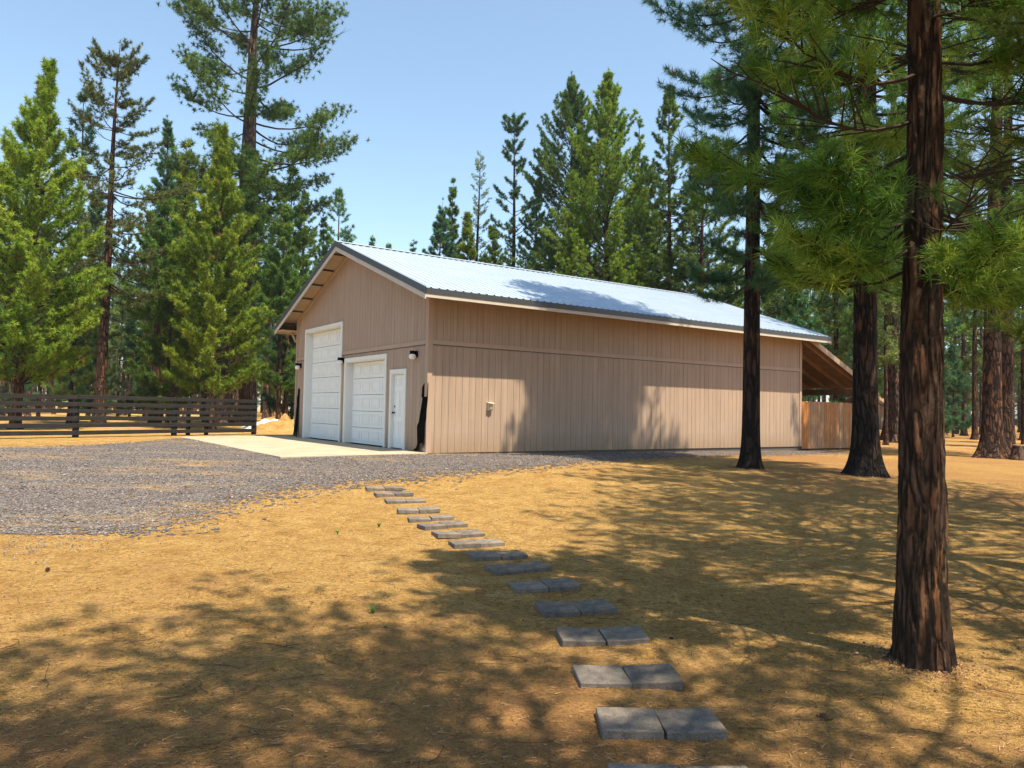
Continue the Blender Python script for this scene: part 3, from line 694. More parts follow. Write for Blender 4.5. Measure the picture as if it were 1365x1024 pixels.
def pine_mesh(seed, H, r0, cb, prof, nb, elev=(-5, 35), curve=.25, twigs=12, tufts=3, tw=(.25, .45), k=14, Ln=.16, wd=.02, fwd=.6, shoot=.08,
              lean=(0, 0), start=.3, asym=None, bark=None, ndl=None, flare=1.6, bumpy=0, gap=0, dead=0, sides=14, az_filter=None, droop=0, bent=False, brown=.01, tbias=.45, zig=.04, minl=.25, rtop=.12, whorl=0, upw=.35, clump=0, bthick=1.):
    r = np.random.default_rng(seed)
    ph = r.uniform(0, 6.28, 4)
    def tp(h):
        t = np.asarray(h)/H
        return np.stack([lean[0]*h+zig*np.sin(t*5+ph[0])*t*3, lean[1]*h+zig*np.sin(t*4+ph[1])*t*3, h], -1)
    def rad(h):
        t = np.clip(np.asarray(h)/H, 0, 1)
        return r0*((1-t)**.85*(1-rtop*.0)+.012)+r0*(flare-1)*np.exp(-np.asarray(h)/(r0*1.3))
    # trunk
    hh = np.concatenate([[-.35, 0, .06, .13, .22, .34, .5, .7, 1.0], np.linspace(1.4, H, max(8, int(H/ .9)))]) if not bumpy else np.concatenate([np.arange(-.3, 5.2, .018), np.linspace(5.4, H, 14)])
    ns = sides if not bumpy else 110
    a = np.arange(ns)*2*math.pi/ns; c = tp(hh); rr_ = rad(np.maximum(hh, 0))
    root = 1+.13*np.exp(-np.maximum(hh, 0)/.35)[:, None]*np.sin(a[None]*5+ph[2])+.05*np.sin(a[None]*3+ph[3]+hh[:, None]*.6)
    RR = rr_[:, None]*root
    if bumpy:
        for i, h_ in enumerate(hh):
            if h_ > 5.2: break
            for j in range(ns):
                q_ = Vector((math.cos(a[j])*r0*1.0, math.sin(a[j])*r0, h_*.14))
                wv = noise.noise_vector(q_*9)*.035
                dd = noise.voronoi((q_+wv)*15)[0]; e_ = dd[1]-dd[0]
                lump = min(e_*3.2, 1)
                RR[i, j] += bumpy*(lump-.6)+bumpy*.35*noise.noise(Vector((q_.x*60, q_.y*60, h_*26)))+bumpy*.7*noise.noise(Vector((q_.x*8, q_.y*8, h_*1.3)))
    V = np.stack([c[:, None, 0]+RR*np.cos(a), c[:, None, 1]+RR*np.sin(a), np.broadcast_to(hh[:, None], RR.shape)], -1)
    ix = np.arange(len(hh)*ns).reshape(len(hh), ns)
    q_ = np.stack([ix[:-1], np.roll(ix[:-1], -1, 1), np.roll(ix[1:], -1, 1), ix[1:]], -1).reshape(-1, 4)
    trunk = mesh_from('trunk', V.reshape(-1, 3), [q_], [bark], smooth=True)
    # branches
    S0, S1, q0, q1 = [], [], [], []; TP, TD, TT = [], [], []
    tt_ = np.sort(r.random(nb)**1.08)*.975
    if whorl: tt_ = np.round(tt_*whorl)/whorl+r.normal(0, .004, nb)
    tt_ = np.clip(tt_, 0, .995)
    pk, pv = zip(*prof); ga = r.uniform(0, 6.28)
    for i in range(nb):
        t = tt_[i]; h = cb+(H-cb)*t; ga += 2.39996+r.normal(0, .35); az = ga
        if az_filter and not az_filter(az % 6.283, h, r): continue
        Lb = float(np.interp(t, pk, pv))*r.uniform(.72, 1.12)
        if gap and r.random() < gap: Lb *= r.uniform(.3, .7)
        if asym: Lb *= 1+asym[1]*math.cos(az-asym[0])
        Lb = max(Lb, .18)
        el = math.radians(elev[0]+(elev[1]-elev[0])*t+r.normal(0, 6))
        nseg = 7 if Lb > 1.2 else 4
        s = np.linspace(0, 1, nseg+1); hx = s*Lb*math.cos(el); hz = s*Lb*math.sin(el)+curve*Lb*s*s-(.12*Lb*np.sin(s*3.14) if elev[0] < 0 else 0)
        wob = np.cumsum(r.normal(0, .05, nseg+1))*s
        aa = az+wob
        base = tp(h)
        pts = np.stack([base[0]+hx*np.cos(aa), base[1]+hx*np.sin(aa), base[2]+hz], -1)
        br = min(.36*float(rad(h)), .012*Lb+.008)*bthick; rad_b = br*(1-.85*s)+.002
        S0.append(pts[:-1]); S1.append(pts[1:]); q0.append(rad_b[:-1]); q1.append(rad_b[1:])
        isdead = r.random() < dead*(1-t)
        nt_ = max(3, int(twigs*min(1.3, Lb/max(pv)+.25)*r.uniform(.8, 1.2)))
        btint = np.clip(tbias+r.normal(0, .13), 0, .9)
        for j in range(nt_):
            ss = start+(1-start)*(j+r.random())/nt_; ss = min(ss, .99)
            f = ss*nseg; i0 = int(f); b_ = pts[i0]*(1-(f-i0))+pts[min(i0+1, nseg)]*(f-i0)
            bd = unit(pts[min(i0+1, nseg)]-pts[i0])
            sd = 1 if j % 2 else -1
            an = sd*math.radians(r.uniform(25, 70)); ca, sa = math.cos(an), math.sin(an)
            td = np.array([bd[0]*ca-bd[1]*sa, bd[0]*sa+bd[1]*ca, bd[2]*.5+r.uniform(-.25, .5)+upw*.3]); td = td/np.linalg.norm(td)
            tl = max(minl, Lb*r.uniform(*tw)*(1.15-ss))
            e_ = b_+td*tl
            S0.append(b_[None]); S1.append(e_[None]); q0.append(np.array([.006+.004*tl])); q1.append(np.array([.003]))
            if isdead: continue
            for q2 in range(tufts):
                fr = (q2+1)/tufts if tufts > 1 else 1.
                off = r.normal(0, .10*tl+.02, 3)*(fr < .99) if not clump else r.normal(0, clump*tl, 3)*np.array([1, 1, .55])
                TP.append(b_+td*tl*fr+off); TD.append(td+np.array([0, 0, upw])+r.normal(0, .25, 3)); TT.append(btint+r.normal(0, .14))
        if not isdead: TP.append(pts[-1]); TD.append(unit(pts[-1]-pts[-2])+np.array([0, 0, upw])); TT.append(btint)
    TP.append(tp(H)); TD.append(np.array([0, 0, 1.])); TT.append(.5)
    S0 = np.concatenate(S0); S1 = np.concatenate(S1); q0 = np.concatenate(q0); q1 = np.concatenate(q1)
    Vb, Fb = prisms(S0, S1, q0, q1, 4 if bent else 3)
    TT = np.clip(np.array(TT), 0, .9); TT[r.random(len(TT)) < brown] = 1.0
    Vn, Fn, tn = needles(r, np.array(TP), np.array(TD), TT, k, Ln, wd, fwd, shoot, bent, droop)
    nb_ = len(Vb); polys = [Fb]+([f_+nb_ for f_ in Fn] if bent else [Fn+nb_])
    mi = np.concatenate([np.full(len(p_), 0 if i_ == 0 else 1) for i_, p_ in enumerate(polys)])
    crown = mesh_from('crown', np.concatenate([Vb, Vn]), polys, [M['twig'], ndl], mi, np.concatenate([np.full(nb_, .4), tn]))
    return trunk, crown
def plant(meshes, loc, label, group=None, name='pine_tree', rz=0, sc=1.0, cat='tree'):
    t = thing(name, label, cat, loc, rz, group); t.scale = (sc, sc, sc)
    obj('trunk', meshes[0], t); obj('crown', meshes[1], t); return t
def copy_tree(src, loc, rz, sc, label=None):
    c = src.copy(); col.objects.link(c); c.location = loc; c.rotation_euler = (0, 0, rz); c.scale = sc if hasattr(sc, '__len__') else (sc, sc, sc)
    if label: c['label'] = label
    for ch in src.children:
        d = ch.copy(); col.objects.link(d); d.parent = c
    return c
def Ht(px, py, Z): return (horizon(px)-py)*Z/FPX+EYE-float(tz(0, Z))

CONE = [(0, .75), (.12, 1.), (.5, .66), (.8, .26), (.93, .08), (1, .01)]
def pf_(R_, p=CONE): return [(a, b_*R_) for a, b_ in p]
DET = 1.0
# --- named trees, left to right (pixel column of the base, distance)
T = []
def tree(label, px, Z, top, R_, group=None, base_el=None, p=CONE, **kw):
    H = Ht(px, top, Z); kw.setdefault('bark', M['bark']); kw.setdefault('ndl', M['n_green'])
    cbf = kw.pop('cbf', .12); rz = kw.pop('rz', 0)
    m_ = pine_mesh(kw.pop('seed', int(px*7+Z)), H, kw.pop('r0', H*.0115), H*cbf, pf_(R_, p), **kw)
    return plant(m_, stand(px, Z), label, group, rz=rz)
DN = dict(k=24, Ln=.20, wd=.036, tufts=3, fwd=.35, shoot=.10)          # dense mid-distance foliage
tree('leftmost bushy yellow-green pine, standing just behind the board fence', 22, 30, 72, 2.9, nb=180, twigs=16, ndl=M['n_yellow'], elev=(12, 60), upw=.9, lean=(.055, 0), cbf=.10, tbias=.5,
     p=[(0, .8), (.2, 1.1), (.45, .85), (.62, .6), (.72, .40), (.80, .24), (.90, .14), (.96, .05), (1, .01)], r0=.19, seed=11, **DN)
tree('tall thin olive pine with bare lower trunk and drooping tiers, left of the big ponderosa', 133, 36, 48, 3.3, nb=90, twigs=17, ndl=M['n_olive'], elev=(-14, 35), lean=(.018, 0), cbf=.34, gap=.35, curve=.12,
     p=[(0, .8), (.08, 1.0), (.25, .95), (.42, 1.0), (.50, .95), (.56, .40), (.64, .62), (.72, .60), (.82, .50), (.90, .36), (.96, .18), (1, .02)], r0=.27, dead=.25, seed=12, k=20, Ln=.18, wd=.028, tufts=3, start=.30, brown=.01, fwd=.4, whorl=20, clump=.12)
tree('dark blue-green pine with a pointed top between the thin olive pine and the ponderosa', 212, 52, 150, 2.6, nb=95, twigs=14, ndl=M['n_blue'], elev=(0, 45), cbf=.12, seed=13, **DN)
tree('huge ponderosa pine with long crooked limbs, tallest tree left of the barn', 308, 46, -95, 6.0, nb=84, twigs=26, ndl=M['n_green'], elev=(-4, 30), lean=(.045, 0), cbf=.36, gap=.30, curve=.12,
     p=[(0, .65), (.1, .8), (.3, .95), (.6, 1.0), (.85, .8), (1, .45)], r0=.84, seed=44, k=24, Ln=.26, wd=.036, tufts=5, clump=.48, start=.48, tw=(.15, .26), upw=.9, fwd=.3, bark=M['bark_grey'], asym=(0, .15), dead=.2, zig=.12, minl=.6, tbias=.4)
tree('broad bushy yellow-green pine in front of the ponderosa trunk, behind the fence', 283, 35, 165, 2.6, nb=160, twigs=15, ndl=M['n_yellow'], elev=(12, 60), upw=.9, cbf=.09, seed=15, tbias=.45, p=[(0, .9), (.2, 1.), (.45, .85), (.65, .5), (.85, .22), (.94, .08), (1, .01)], **DN)
tree('small low green pine directly behind the middle of the fence', 225, 37, 335, 1.9, nb=80, twigs=12, ndl=M['n_green'], elev=(5, 45), cbf=.10, seed=16, **DN)
tree('short rounded pine between the leftmost pine and the thin olive pine', 95, 40, 285, 2.3, nb=90, twigs=12, ndl=M['n_olive'], elev=(0, 40), cbf=.12, seed=17, **DN)
tree('brown-trunked pine left of centre in the row behind the fence', 208, 40, 255, 2.2, nb=70, twigs=12, ndl=M['n_green'], elev=(-10, 40), cbf=.45, seed=18, r0=.26, **DN)
tree('pine with a thin crown rising just left of the barn gable', 372, 42, 262, 1.7, nb=80, twigs=12, ndl=M['n_green'], elev=(0, 45), cbf=.15, seed=19, **DN)
tree('slim pine touching the left eave of the barn', 398, 46, 300, 1.5, nb=75, twigs=11, ndl=M['n_green'], elev=(0, 45), cbf=.15, seed=20, **DN)
tree('dark slim pine directly left of the gable peak', 425, 55, 285, 1.8, nb=80, twigs=11, ndl=M['n_blue'], elev=(0, 45), cbf=.15, seed=21, **DN)
# behind the roof
tree('small pine tip showing just right of the gable peak', 490, 75, 314, 2.0, nb=60, twigs=10, ndl=M['n_green'], elev=(0, 40), cbf=.3, seed=22, k=12, Ln=.3, wd=.05)
tree('tiny pine tip showing over the ridge, left of the pair of thin pines', 546, 75, 319, 1.7, nb=60, twigs=9, ndl=M['n_blue'], elev=(0, 40), cbf=.3, seed=23, k=12, Ln=.3, wd=.05)
TH_ = dict(k=24, Ln=.23, wd=.040, tufts=3, fwd=.35, shoot=.10)
tree('dark pine at the left end of the row behind the roof ridge', 583, 58, 262, 2.4, nb=75, twigs=11, ndl=M['n_blue'], elev=(5, 45), cbf=.35, seed=24, **TH_)
tree('pine close beside the leftmost one of the row behind the ridge, a little taller', 599, 60, 236, 1.7, nb=75, twigs=10, ndl=M['n_green'], elev=(5, 45), cbf=.4, seed=25, **TH_)
tree('very thin sparse lodgepole with short twiggy branches behind the ridge', 632, 58, 199, 1.35, nb=95, twigs=7, ndl=M['n_olive'], elev=(10, 40), cbf=.3, seed=26, k=10, Ln=.16, wd=.026, tufts=3, p=[(0, .9), (.5, .95), (.8, .7), (1, .1)], gap=.3)
tree('bushy low pine below the very thin lodgepole behind the ridge', 618, 50, 282, 1.7, nb=80, twigs=12, ndl=M['n_yellow'], elev=(5, 45), cbf=.2, seed=27, **TH_)
tree('slender open pine with separate tufted boughs, left of the big pair behind the roof', 680, 55, 150, 2.5, nb=66, twigs=10, ndl=M['n_blue'], elev=(5, 40), cbf=.25, seed=28, gap=.3, p=[(0, 1), (.3, 1.), (.55, .8), (.8, .5), (.93, .45), (1, .1)], **TH_)
tree('low green pine between the slender pine and the thin lodgepole', 655, 50, 300, 1.8, nb=80, twigs=12, ndl=M['n_green'], elev=(5, 45), cbf=.2, seed=29, **TH_)
tree('dark full pine filling in between the slender pine and the tall cone', 712, 60, 235, 3.2, nb=95, twigs=13, ndl=M['n_blue'], elev=(5, 45), cbf=.15, seed=30, **TH_)
BG = [(0, .9), (.2, 1.), (.5, .86), (.75, .58), (.88, .22), (.95, .08), (1, .01)]
tree('tall dense dark green cone-shaped pine behind the middle of the roof', 757, 52, 90, 5.0, nb=230, twigs=20, ndl=M['n_green'], elev=(10, 55), cbf=.08, seed=31, p=BG, tbias=.3, **DN)
tree('tallest bright green pine of the dense pair behind the roof, right one', 806, 47, 82, 4.6, nb=210, twigs=20, ndl=M['n_yellow'], elev=(15, 58), cbf=.08, seed=32, p=BG, gap=.15, tbias=.35, **DN)
tree('thin pale green pine rising right of the dense pair behind the roof', 846, 56, 148, 2.9, nb=80, twigs=12, ndl=M['n_green'], elev=(0, 40), cbf=.2, seed=33, gap=.3, **TH_)
tree('open pine with grey trunk left of the near dark-trunked pine, behind the roof', 890, 46, 105, 4.0, nb=140, twigs=14, ndl=M['n_green'], elev=(-5, 40), cbf=.25, seed=34, gap=.2, **DN)
tree('green pine above the right end of the roof ridge', 935, 44, 170, 4.0, nb=170, twigs=14, ndl=M['n_green'], elev=(0, 45), cbf=.12, seed=35, **DN)
tree('light green pine filling the space right of the dense pair behind the roof', 862, 50, 215, 3.4, nb=150, twigs=15, ndl=M['n_yellow'], elev=(5, 50), cbf=.1, seed=55, **DN)
# right
tree('straight dark-trunked pine standing on the sand in front of the barn wall', 1001, 17.4, -640, 3.0, nb=150, twigs=22, ndl=M['n_blue'], elev=(-22, 30), cbf=.20, seed=36, asym=(0, .22), r0=.205, bark=M['bark_char'], gap=.15,
     k=38, Ln=.18, wd=.013, tufts=2, fwd=.45, shoot=.12, p=[(0, .6), (.12, .85), (.4, 1.), (.7, .8), (1, .1)], flare=1.5, sides=28, curve=.3, tw=(.2, .38), start=.2)
tree('thick-based pine with charred bark beside the cedar board fence', 1155, 16.6, -900, 3.7, nb=150, twigs=22, ndl=M['n_green'], elev=(-20, 30), cbf=.17, seed=37, r0=.27, bark=M['bark_char'],
     k=36, Ln=.19, wd=.014, tufts=2, fwd=.45, shoot=.12, p=[(0, .6), (.12, .8), (.4, 1.), (.7, .8), (1, .1)], flare=1.75, sides=32, curve=.3, lean=(-.002, 0), gap=.15, tw=(.2, .38), start=.2)
tree('stout leaning pine at the right edge with an orange-lit trunk', 1322, 25, -300, 3.6, nb=70, twigs=16, ndl=M['n_green'], elev=(-20, 30), cbf=.27, seed=38, r0=.30, bark=M['bark'], k=18, Ln=.22, wd=.02, tufts=4, flare=2.0, sides=28, lean=(.02, 0), p=[(0, .6), (.3, 1.), (.7, .8), (1, .1)])
tree('second trunk close behind the stout leaning pine at the right edge', 1340, 26.5, -200, 3.2, nb=60, twigs=14, ndl=M['n_yellow'], elev=(-20, 30), cbf=.27, seed=39, r0=.26, k=16, Ln=.22, wd=.02, tufts=4, flare=1.9, sides=24, lean=(.012, 0), p=[(0, .6), (.3, 1.), (.7, .8), (1, .1)])
tree('far pine pair member with reddish trunk seen between the charred pine and the nearest trunk', 1190, 42, -60, 3.4, nb=70, twigs=14, ndl=M['n_green'], elev=(-15, 35), cbf=.22, seed=40, r0=.42, **DN)
# nearest tree
NP = at(1236, 897)
m_ = pine_mesh(51, 9.6, .150, 2.45, pf_(1.62, [(0, .62), (.12, .9), (.35, 1.), (.6, .85), (.85, .45), (1, .1)]), nb=104, elev=(-14, 45), curve=.24, twigs=20, tufts=2, clump=.20, tw=(.25, .55), k=62, bthick=.5, Ln=.135, wd=.0046, fwd=.62, shoot=.12,
               lean=(-.016, .0), start=.28, bark=M['bark_near'], ndl=M['n_near'], flare=1.22, bumpy=.014, az_filter=lambda a, h, r: not (h < 4.6 and abs(a-4.71) < .75 and r.random() < .85), bent=True, droop=.10, brown=.002, tbias=.45, minl=.16, dead=.12)
plant(m_, (NP.x+.075, NP.y+.17, NP.z), 'nearest pine, orange-brown plated trunk in the right foreground')
# trees just outside the frame whose boughs and shade fall into it
def side_tree(seed, x, y, H, R_, cb, label, k=40, r0=.17, nb=80, ndl='n_near', wd=.009, **kw):
    kw['wd'] = wd
    mm = pine_mesh(seed, H, r0, cb, pf_(R_, [(0, .6), (.15, .9), (.4, 1.), (.7, .8), (1, .1)]), nb=nb, elev=(-15, 40), curve=.28, twigs=15, tufts=1, tw=(.22, .5), k=k, Ln=.18, fwd=.6, shoot=.14,
                   start=.25, bark=M['bark'], ndl=M[ndl], brown=.005, minl=.2, **kw)
    return plant(mm, (x, y, float(tz(x, y))), label)
side_tree(61, 5.2, 5.6, 9.5, 2.7, 2.3, 'pine just beyond the right edge reaching long needled boughs into view', k=95, r0=.15, wd=.0045, bthick=.6)
SHD = dict(k=34, wd=.018, nb=120)
SHD = dict(k=30, wd=.018, nb=105)
side_tree(62, 6.9, 6.8, 14, 3.6, 5.0, 'pine out of frame to the right shading the middle of the yard', r0=.25, **SHD)
side_tree(63, -.9, -.7, 11, 3.5, 5.0, 'pine behind the camera shading the lower left corner', r0=.24, **SHD)
side_tree(64, 2.9, .2, 12, 3.9, 5.4, 'pine right of the camera shading the foreground', r0=.26, **SHD)
side_tree(65, 7.9, 1.6, 10, 2.1, 4.4, 'pine out of frame to the right shading the ground by the nearest trunk', r0=.22, **SHD)
side_tree(68, 8.1, 10.3, 16, 3.6, 6.0, 'pine just outside the right edge shading the sand before the barn', r0=.24, **SHD)
side_tree(66, 11.0, 9.6, 18, 3.6, 4.0, 'pine out of frame to the right beyond the yard shading the sand', r0=.28, **SHD)

# --- forest prototypes and copies
protos = []
lab_l = 'in the thick stand behind the board fence'
specs = [(71, 17, .17, .42, 1.9, 'n_green'), (72, 19, .20, .30, 2.4, 'n_blue'), (73, 15, .15, .15, 2.2, 'n_yellow'), (74, 21, .24, .50, 2.5, 'n_green'), (75, 14, .13, .35, 1.7, 'n_olive'), (76, 18, .19, .22, 2.6, 'n_green'), (78, 5.5, .06, .06, 1.4, 'n_green'), (79, 8, .09, .08, 1.7, 'n_blue')]
far_m = [pine_mesh(s_, H, r0, H*c_, pf_(R_), nb=60, elev=(-8, 42), twigs=10, tufts=3, k=9, Ln=.30, wd=.055, bark=M['bark_grey'] if i_ % 2 else M['bark'], ndl=M[n_], sides=8, dead=.15) for i_, (s_, H, r0, c_, R_, n_) in enumerate(specs)]
fr = random.Random(77)
protow = [0, 0, 1, 1, 2, 3, 3, 4, 5, 5, 6, 7]
kinds = ['slim mid-green pine', 'tall dark blue-green pine', 'bushy yellow-green pine', 'lofty pine with long bare trunk', 'small olive pine', 'broad mid-green pine', 'short bushy pine sapling', 'young dark pine']
def forest(n_, region, label, group, mind=2.2):
    placed = []; tries = 0; first = {}
    while len(placed) < n_ and tries < n_*40:
        tries += 1; px_, Z_ = region(fr)
        x_ = (px_-682.5)/FPX*Z_
        if any((x_-a)**2+(Z_-b_)**2 < mind**2 for a, b_ in placed): continue
        placed.append((x_, Z_)); i_ = fr.choice(protow); loc = (x_, Z_, float(tz(x_, Z_)))
        rz = fr.uniform(0, 6.28); s_ = fr.uniform(.75, 1.1)
        if i_ not in first: first[i_] = plant(far_m[i_], loc, kinds[i_]+' '+label, kinds[i_]+' '+group, rz=rz, sc=s_)
        else: copy_tree(first[i_], loc, rz, s_)
forest(160, lambda r: (r.uniform(-160, 440), 42+78*r.random()**.9), lab_l, 'in the stand behind the board fence')
forest(75, lambda r: (r.uniform(440, 1000), r.uniform(62, 120)), 'in the wood behind the barn', 'in the wood behind the barn')
forest(125, lambda r: (r.uniform(1010, 1480), 34+80*r.random()**.9), 'in the open wood at the right', 'in the open wood at the right', 3.0)
# far wood as one mass
r = np.random.default_rng(99); vs_, ps_, ms_, tn_ = [], [], [], []; off = 0; src = far_m[1][1]; st_ = far_m[1][0]
sv = np.empty(len(src.vertices)*3, np.float32); src.vertices.foreach_get('co', sv); sv = sv.reshape(-1, 3)
nbr = int((np.array([p.material_index for p in src.polygons]) == 0).sum()); nbv = nbr*6
nv = sv[nbv:].reshape(-1, 3, 3); nv = nv[::3]; cen = nv.mean(1, keepdims=True); nv = cen+(nv-cen)*2.0
for i in range(700):
    px_ = r.uniform(-250, 1650); Z_ = r.uniform(120, 175); x_ = (px_-682.5)/FPX*Z_; s_ = r.uniform(.7, 1.0); a_ = r.uniform(0, 6.28); ca, sa = math.cos(a_), math.sin(a_)
    sel = nv[r.integers(0, 2)::2]
    q_ = np.stack([sel[..., 0]*ca-sel[..., 1]*sa, sel[..., 0]*sa+sel[..., 1]*ca, sel[..., 2]*(.95, .5, .30)[i % 3]-(0, 0, 1.2)[i % 3]], -1)*s_+np.array([x_, Z_, .4])
    vs_.append(q_.reshape(-1, 3)); m0 = len(q_)*3; ps_.append(np.arange(off, off+m0).reshape(-1, 3)); off += m0; tn_.append(np.full(m0, r.uniform(.1, .6))); ms_.append(np.zeros(len(q_)))
P0 = []; P1 = []
for i in range(420):
    px_ = r.uniform(-250, 1650); Z_ = r.uniform(115, 175); x_ = (px_-682.5)/FPX*Z_; P0.append((x_, Z_, 0)); P1.append((x_+r.normal(0, .3), Z_, 15.))
Vt, Ft = prisms(np.array(P0), np.array(P1), np.full(420, .26), np.full(420, .05), 6)
me = mesh_from('far_woods', np.concatenate(vs_+[Vt]), [np.concatenate(ps_), Ft+off], [M['n_blue'], M['bark_grey']], np.concatenate(ms_+[np.ones(len(Ft))]), np.concatenate(tn_+[np.full(len(Vt), .5)]))
o = obj('far_woods', me); tag(o, 'dark wall of distant pine woods', 'woods', kind='stuff')

# ------------------------------------------------------------------ stump, ash pile, brush, distant house
sp_ = stand(1363, 24.0)
t = thing('tree_stump', 'sawn grey tree stump at the right edge of the picture', 'stump', sp_)
s = MB(); s.lathe([(.42, -.15), (.36, .05), (.31, .2), (.28, .42), (.27, .47)], (0, 0, 0), 22); o = s.build('stump_side', M['bark_grey'], t, smooth=True)
s = MB(); s.lathe([(.265, 0), (.26, .012)], (0, 0, .468), 22); s.build('sawn_top', M['picket'], t)
def mound(name, loc, rx, ry, h, mat, label, cat, seed):
    a = np.linspace(-1, 1, 50); A, B_ = np.meshgrid(a, a, indexing='ij'); rr2 = np.sqrt(A*A+B_*B_)
    z_ = h*np.clip(1-rr2, 0, 1)**.7*(1+.25*bumps(A*4, B_*4, seed, 12, 1, 5)) - .05
    x_ = loc[0]+A*rx; y_ = loc[1]+B_*ry; V = np.stack([x_, y_, tz(x_, y_)+z_], -1).reshape(-1, 3)
    ix = np.arange(2500).reshape(50, 50); q_ = np.stack([ix[:-1, :-1], ix[1:, :-1], ix[1:, 1:], ix[:-1, 1:]], -1).reshape(-1, 4)
    o = obj(name, mesh_from(name, V, [q_], [mat], smooth=True)); return tag(o, label, cat)
p_ = stand(362, 38); mound('ash_pile', p_, 1.5, 1.6, .5, M['pile'], 'low white pile of ash between the fence end and the barn', 'pile', 1)
p_ = stand(385, 36.0); mound('brush_pile', p_, 1.7, 1.6, .65, M['ground'], 'heap of rust-brown slash beside the white ash pile', 'pile', 2)
hp = stand(1186, 85); hs = thing('distant_house', 'distant low house with grey-pink roof glimpsed between trunks at right', 'house', hp, .3)
s = MB(); s.box(-4, 4, -3, 3, -.3, 2.6); s.build('wall', M['trim_tan'], hs)
s = MB(); s.hexa([(-4.4, -3.5, 2.5), (4.4, -3.5, 2.5), (4.4, 0, 4.0), (-4.4, 0, 4.0)], [(-4.4, -3.5, 2.65), (4.4, -3.5, 2.65), (4.4, 0, 4.15), (-4.4, 0, 4.15)]); s.hexa([(-4.4, 0, 4.0), (4.4, 0, 4.0), (4.4, 3.5, 2.5), (-4.4, 3.5, 2.5)], [(-4.4, 0, 4.15), (4.4, 0, 4.15), (4.4, 3.5, 2.65), (-4.4, 3.5, 2.65)]); s.build('roof', M['rough_wood'], hs)
for xx in (-2.3, 1.8):
    s = MB(); s.box(xx-.65, xx+.65, -3.06, -3.002, .9, 2.0); f_ = s.build('window', M['white'], hs); s = MB(); s.box(xx-.55, xx+.55, -3.075, -3.062, 1.0, 1.9); s.build('pane', M['glass'], f_)

# ------------------------------------------------------------------ litter on the sand
r = np.random.default_rng(31)
n_ = 26000
yy = 2.3+13*r.random(n_)**1.6; xx = (r.uniform(-60, 1430, n_)-682.5)/FPX*yy
zz = tz(xx, yy)+(1-sstep(12, 19, yy))*0.012*bumps(xx, yy, 3)+.006
a_ = r.normal(.3, 1.2, n_); Ls = r.uniform(.02, .085, n_)*(1+.0*yy); wd_ = .0011+.0006*yy*.35
dx_, dy_ = np.cos(a_)*Ls, np.sin(a_)*Ls; sx_, sy_ = -np.sin(a_)*wd_, np.cos(a_)*wd_
V = np.stack([np.stack([xx-sx_, yy-sy_, zz], -1), np.stack([xx+sx_, yy+sy_, zz+.002], -1), np.stack([xx+dx_, yy+dy_, zz+r.uniform(-.001, .008, n_)], -1)], 1).reshape(-1, 3)
tnt = np.repeat(r.beta(1.6, 1.6, n_), 3)
F = np.arange(n_*3).reshape(-1, 3)
# twigs
q0, q1, tw_ = [], [], []
for i in range(210):
    y_ = 2.5+11*r.random()**1.4; x_ = (r.uniform(-40, 1400)-682.5)/FPX*y_; a0 = r.normal(.2, .9); p = np.array([x_, y_]); seg = r.integers(2, 6)
    for k_ in range(seg):
        a0 += r.normal(0, .35); st2 = r.uniform(.03, .09); p2 = p+np.array([math.cos(a0), math.sin(a0)])*st2
        q0.append([p[0], p[1], float(tz(*p))+.009+.004*math.sin(k_)]); q1.append([p2[0], p2[1], float(tz(*p2))+.009+.004*math.sin(k_+1)]); p = p2
rr2 = r.uniform(.0012, .003, len(q0)); Vt, Ft = prisms(np.array(q0), np.array(q1), rr2, rr2*.85, 4)
me = mesh_from('needle_litter', np.concatenate([V, Vt]), [F, Ft+len(V)], [M['litter']], tint=np.concatenate([tnt, np.full(len(Vt), .05)]))
tag(obj('needle_litter', me), 'fallen brown needles and twigs scattered on the sand', 'litter', kind='stuff')
# crumbs of bark, cones and pebbles
n_ = 9000; yy = 2.3+14*r.random(n_)**1.4; xx = (r.uniform(-60, 1430, n_)-682.5)/FPX*yy
P = np.stack([xx, yy, tz(xx, yy)+(1-sstep(12, 19, yy))*0.012*bumps(xx, yy, 3)+.003], -1)
stones('ground_crumbs', P, .0052, 'small crumbs of bark and pebbles on the sand', M['litter'])

# duff heaped round the trunk bases
r = np.random.default_rng(8); ring = []
for (bx, by, br_, n_) in ((NP.x+.075, NP.y+.17, .15, 900), (5.58, 17.4, .30, 1500), (7.93, 16.6, .40, 2000)):
    a_ = r.uniform(0, 6.283, n_); d_ = br_+np.abs(r.normal(0, .16, n_)); ring.append(np.stack([bx+d_*np.cos(a_), by+d_*np.sin(a_)], -1))
P = np.concatenate(ring); P = np.column_stack([P, tz(P[:, 0], P[:, 1])+.006+.012*r.random(len(P))])
stones('bark_flakes', P, .0065, 'flakes of bark heaped round the trunk bases', M['litter'])
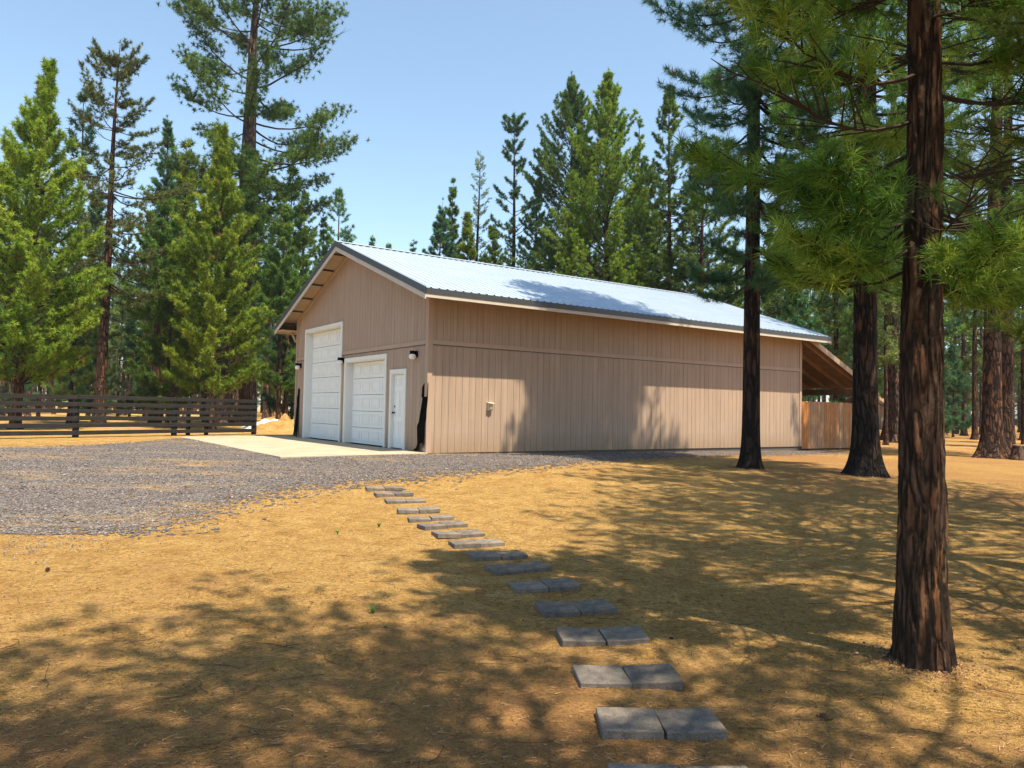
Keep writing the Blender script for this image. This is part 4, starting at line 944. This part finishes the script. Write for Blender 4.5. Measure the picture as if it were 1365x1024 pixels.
# pine cones and weeds
def cone_mesh():
    mb = MB()
    for i in range(9):
        h = i*.0075; rr_ = .026*math.sin(.35+2.5*i/9)+.004
        for k in range(9):
            a = 2*math.pi*(k+.5*(i % 2))/9; c_, s_ = math.cos(a), math.sin(a); t = Vector((-s_, c_, 0))*.007
            p = Vector((c_*rr_*.35, s_*rr_*.35, h)); e = Vector((c_*rr_*1.15, s_*rr_*1.15, h+.010)); u = Vector((0, 0, .003))
            mb.hexa([p-t, e-t*.6, e+t*.6, p+t], [p-t+u, e-t*.6+u, e+t*.6+u, p+t+u])
    mb.cur = .3; me = bpy.data.meshes.new('pine_cone'); me.from_pydata(mb.v, [], mb.f); me.materials.append(M['litter'])
    a = me.attributes.new('tint', 'FLOAT', 'POINT'); a.data.foreach_set('value', [.10]*len(mb.v)); return me
cm = cone_mesh(); rc_ = random.Random(12)
for i in range(7):
    Z_ = 2.7+7*rc_.random()**1.3; x_ = (rc_.uniform(0, 1365)-682.5)/FPX*Z_
    o = obj('pine_cone', cm); o.location = (x_, Z_, float(tz(x_, Z_))+.012); o.rotation_euler = (1.45+rc_.uniform(-.3, .3), rc_.uniform(-.3, .3), rc_.uniform(0, 6.28)); q_ = rc_.uniform(.45, .8); o.scale = (q_, q_, q_)
    tag(o, 'small brown pine cone lying on the sand', 'pine cone', 'brown pine cones scattered over the yard')
for (px_, py_, lb) in ((497, 818, 'small green weed in the shade left of the stepping stones'), (450, 712, 'tiny dry weed on the sunlit sand left of the path'), (505, 703, 'tiny weed beside the far stepping stones')):
    p = at(px_, py_); mb = MB(); rw = random.Random(px_)
    for k in range(26):
        a = rw.uniform(0, 6.28); l_ = rw.uniform(.03, .09); d_ = Vector((math.cos(a)*.6, math.sin(a)*.6, 1)).normalized()*l_; t = Vector((-math.sin(a), math.cos(a), 0))*.004
        mb.add([-t, t, d_*.6+t, d_, d_*.6-t], [(0, 1, 2, 3, 4)])
    o = mb.build('weed', M['n_green']); o.location = p; tag(o, lb, 'weed')

# ------------------------------------------------------------------ thin smoke haze in the air
hz = MB(); hz.box(-262, 262, -62, 302, -2.0, 46); m = bpy.data.materials.new('smoke_haze'); m.use_nodes = True; n = m.node_tree; n.nodes.clear()
v_ = n.nodes.new('ShaderNodeVolumePrincipled'); v_.inputs['Density'].default_value = .00032; v_.inputs['Color'].default_value = (.80, .88, 1, 1); v_.inputs['Anisotropy'].default_value = .3
oo = n.nodes.new('ShaderNodeOutputMaterial'); n.links.new(v_.outputs[0], oo.inputs['Volume'])
tag(hz.build('haze', m), 'thin pale smoke haze between the trees', 'haze', kind='stuff')
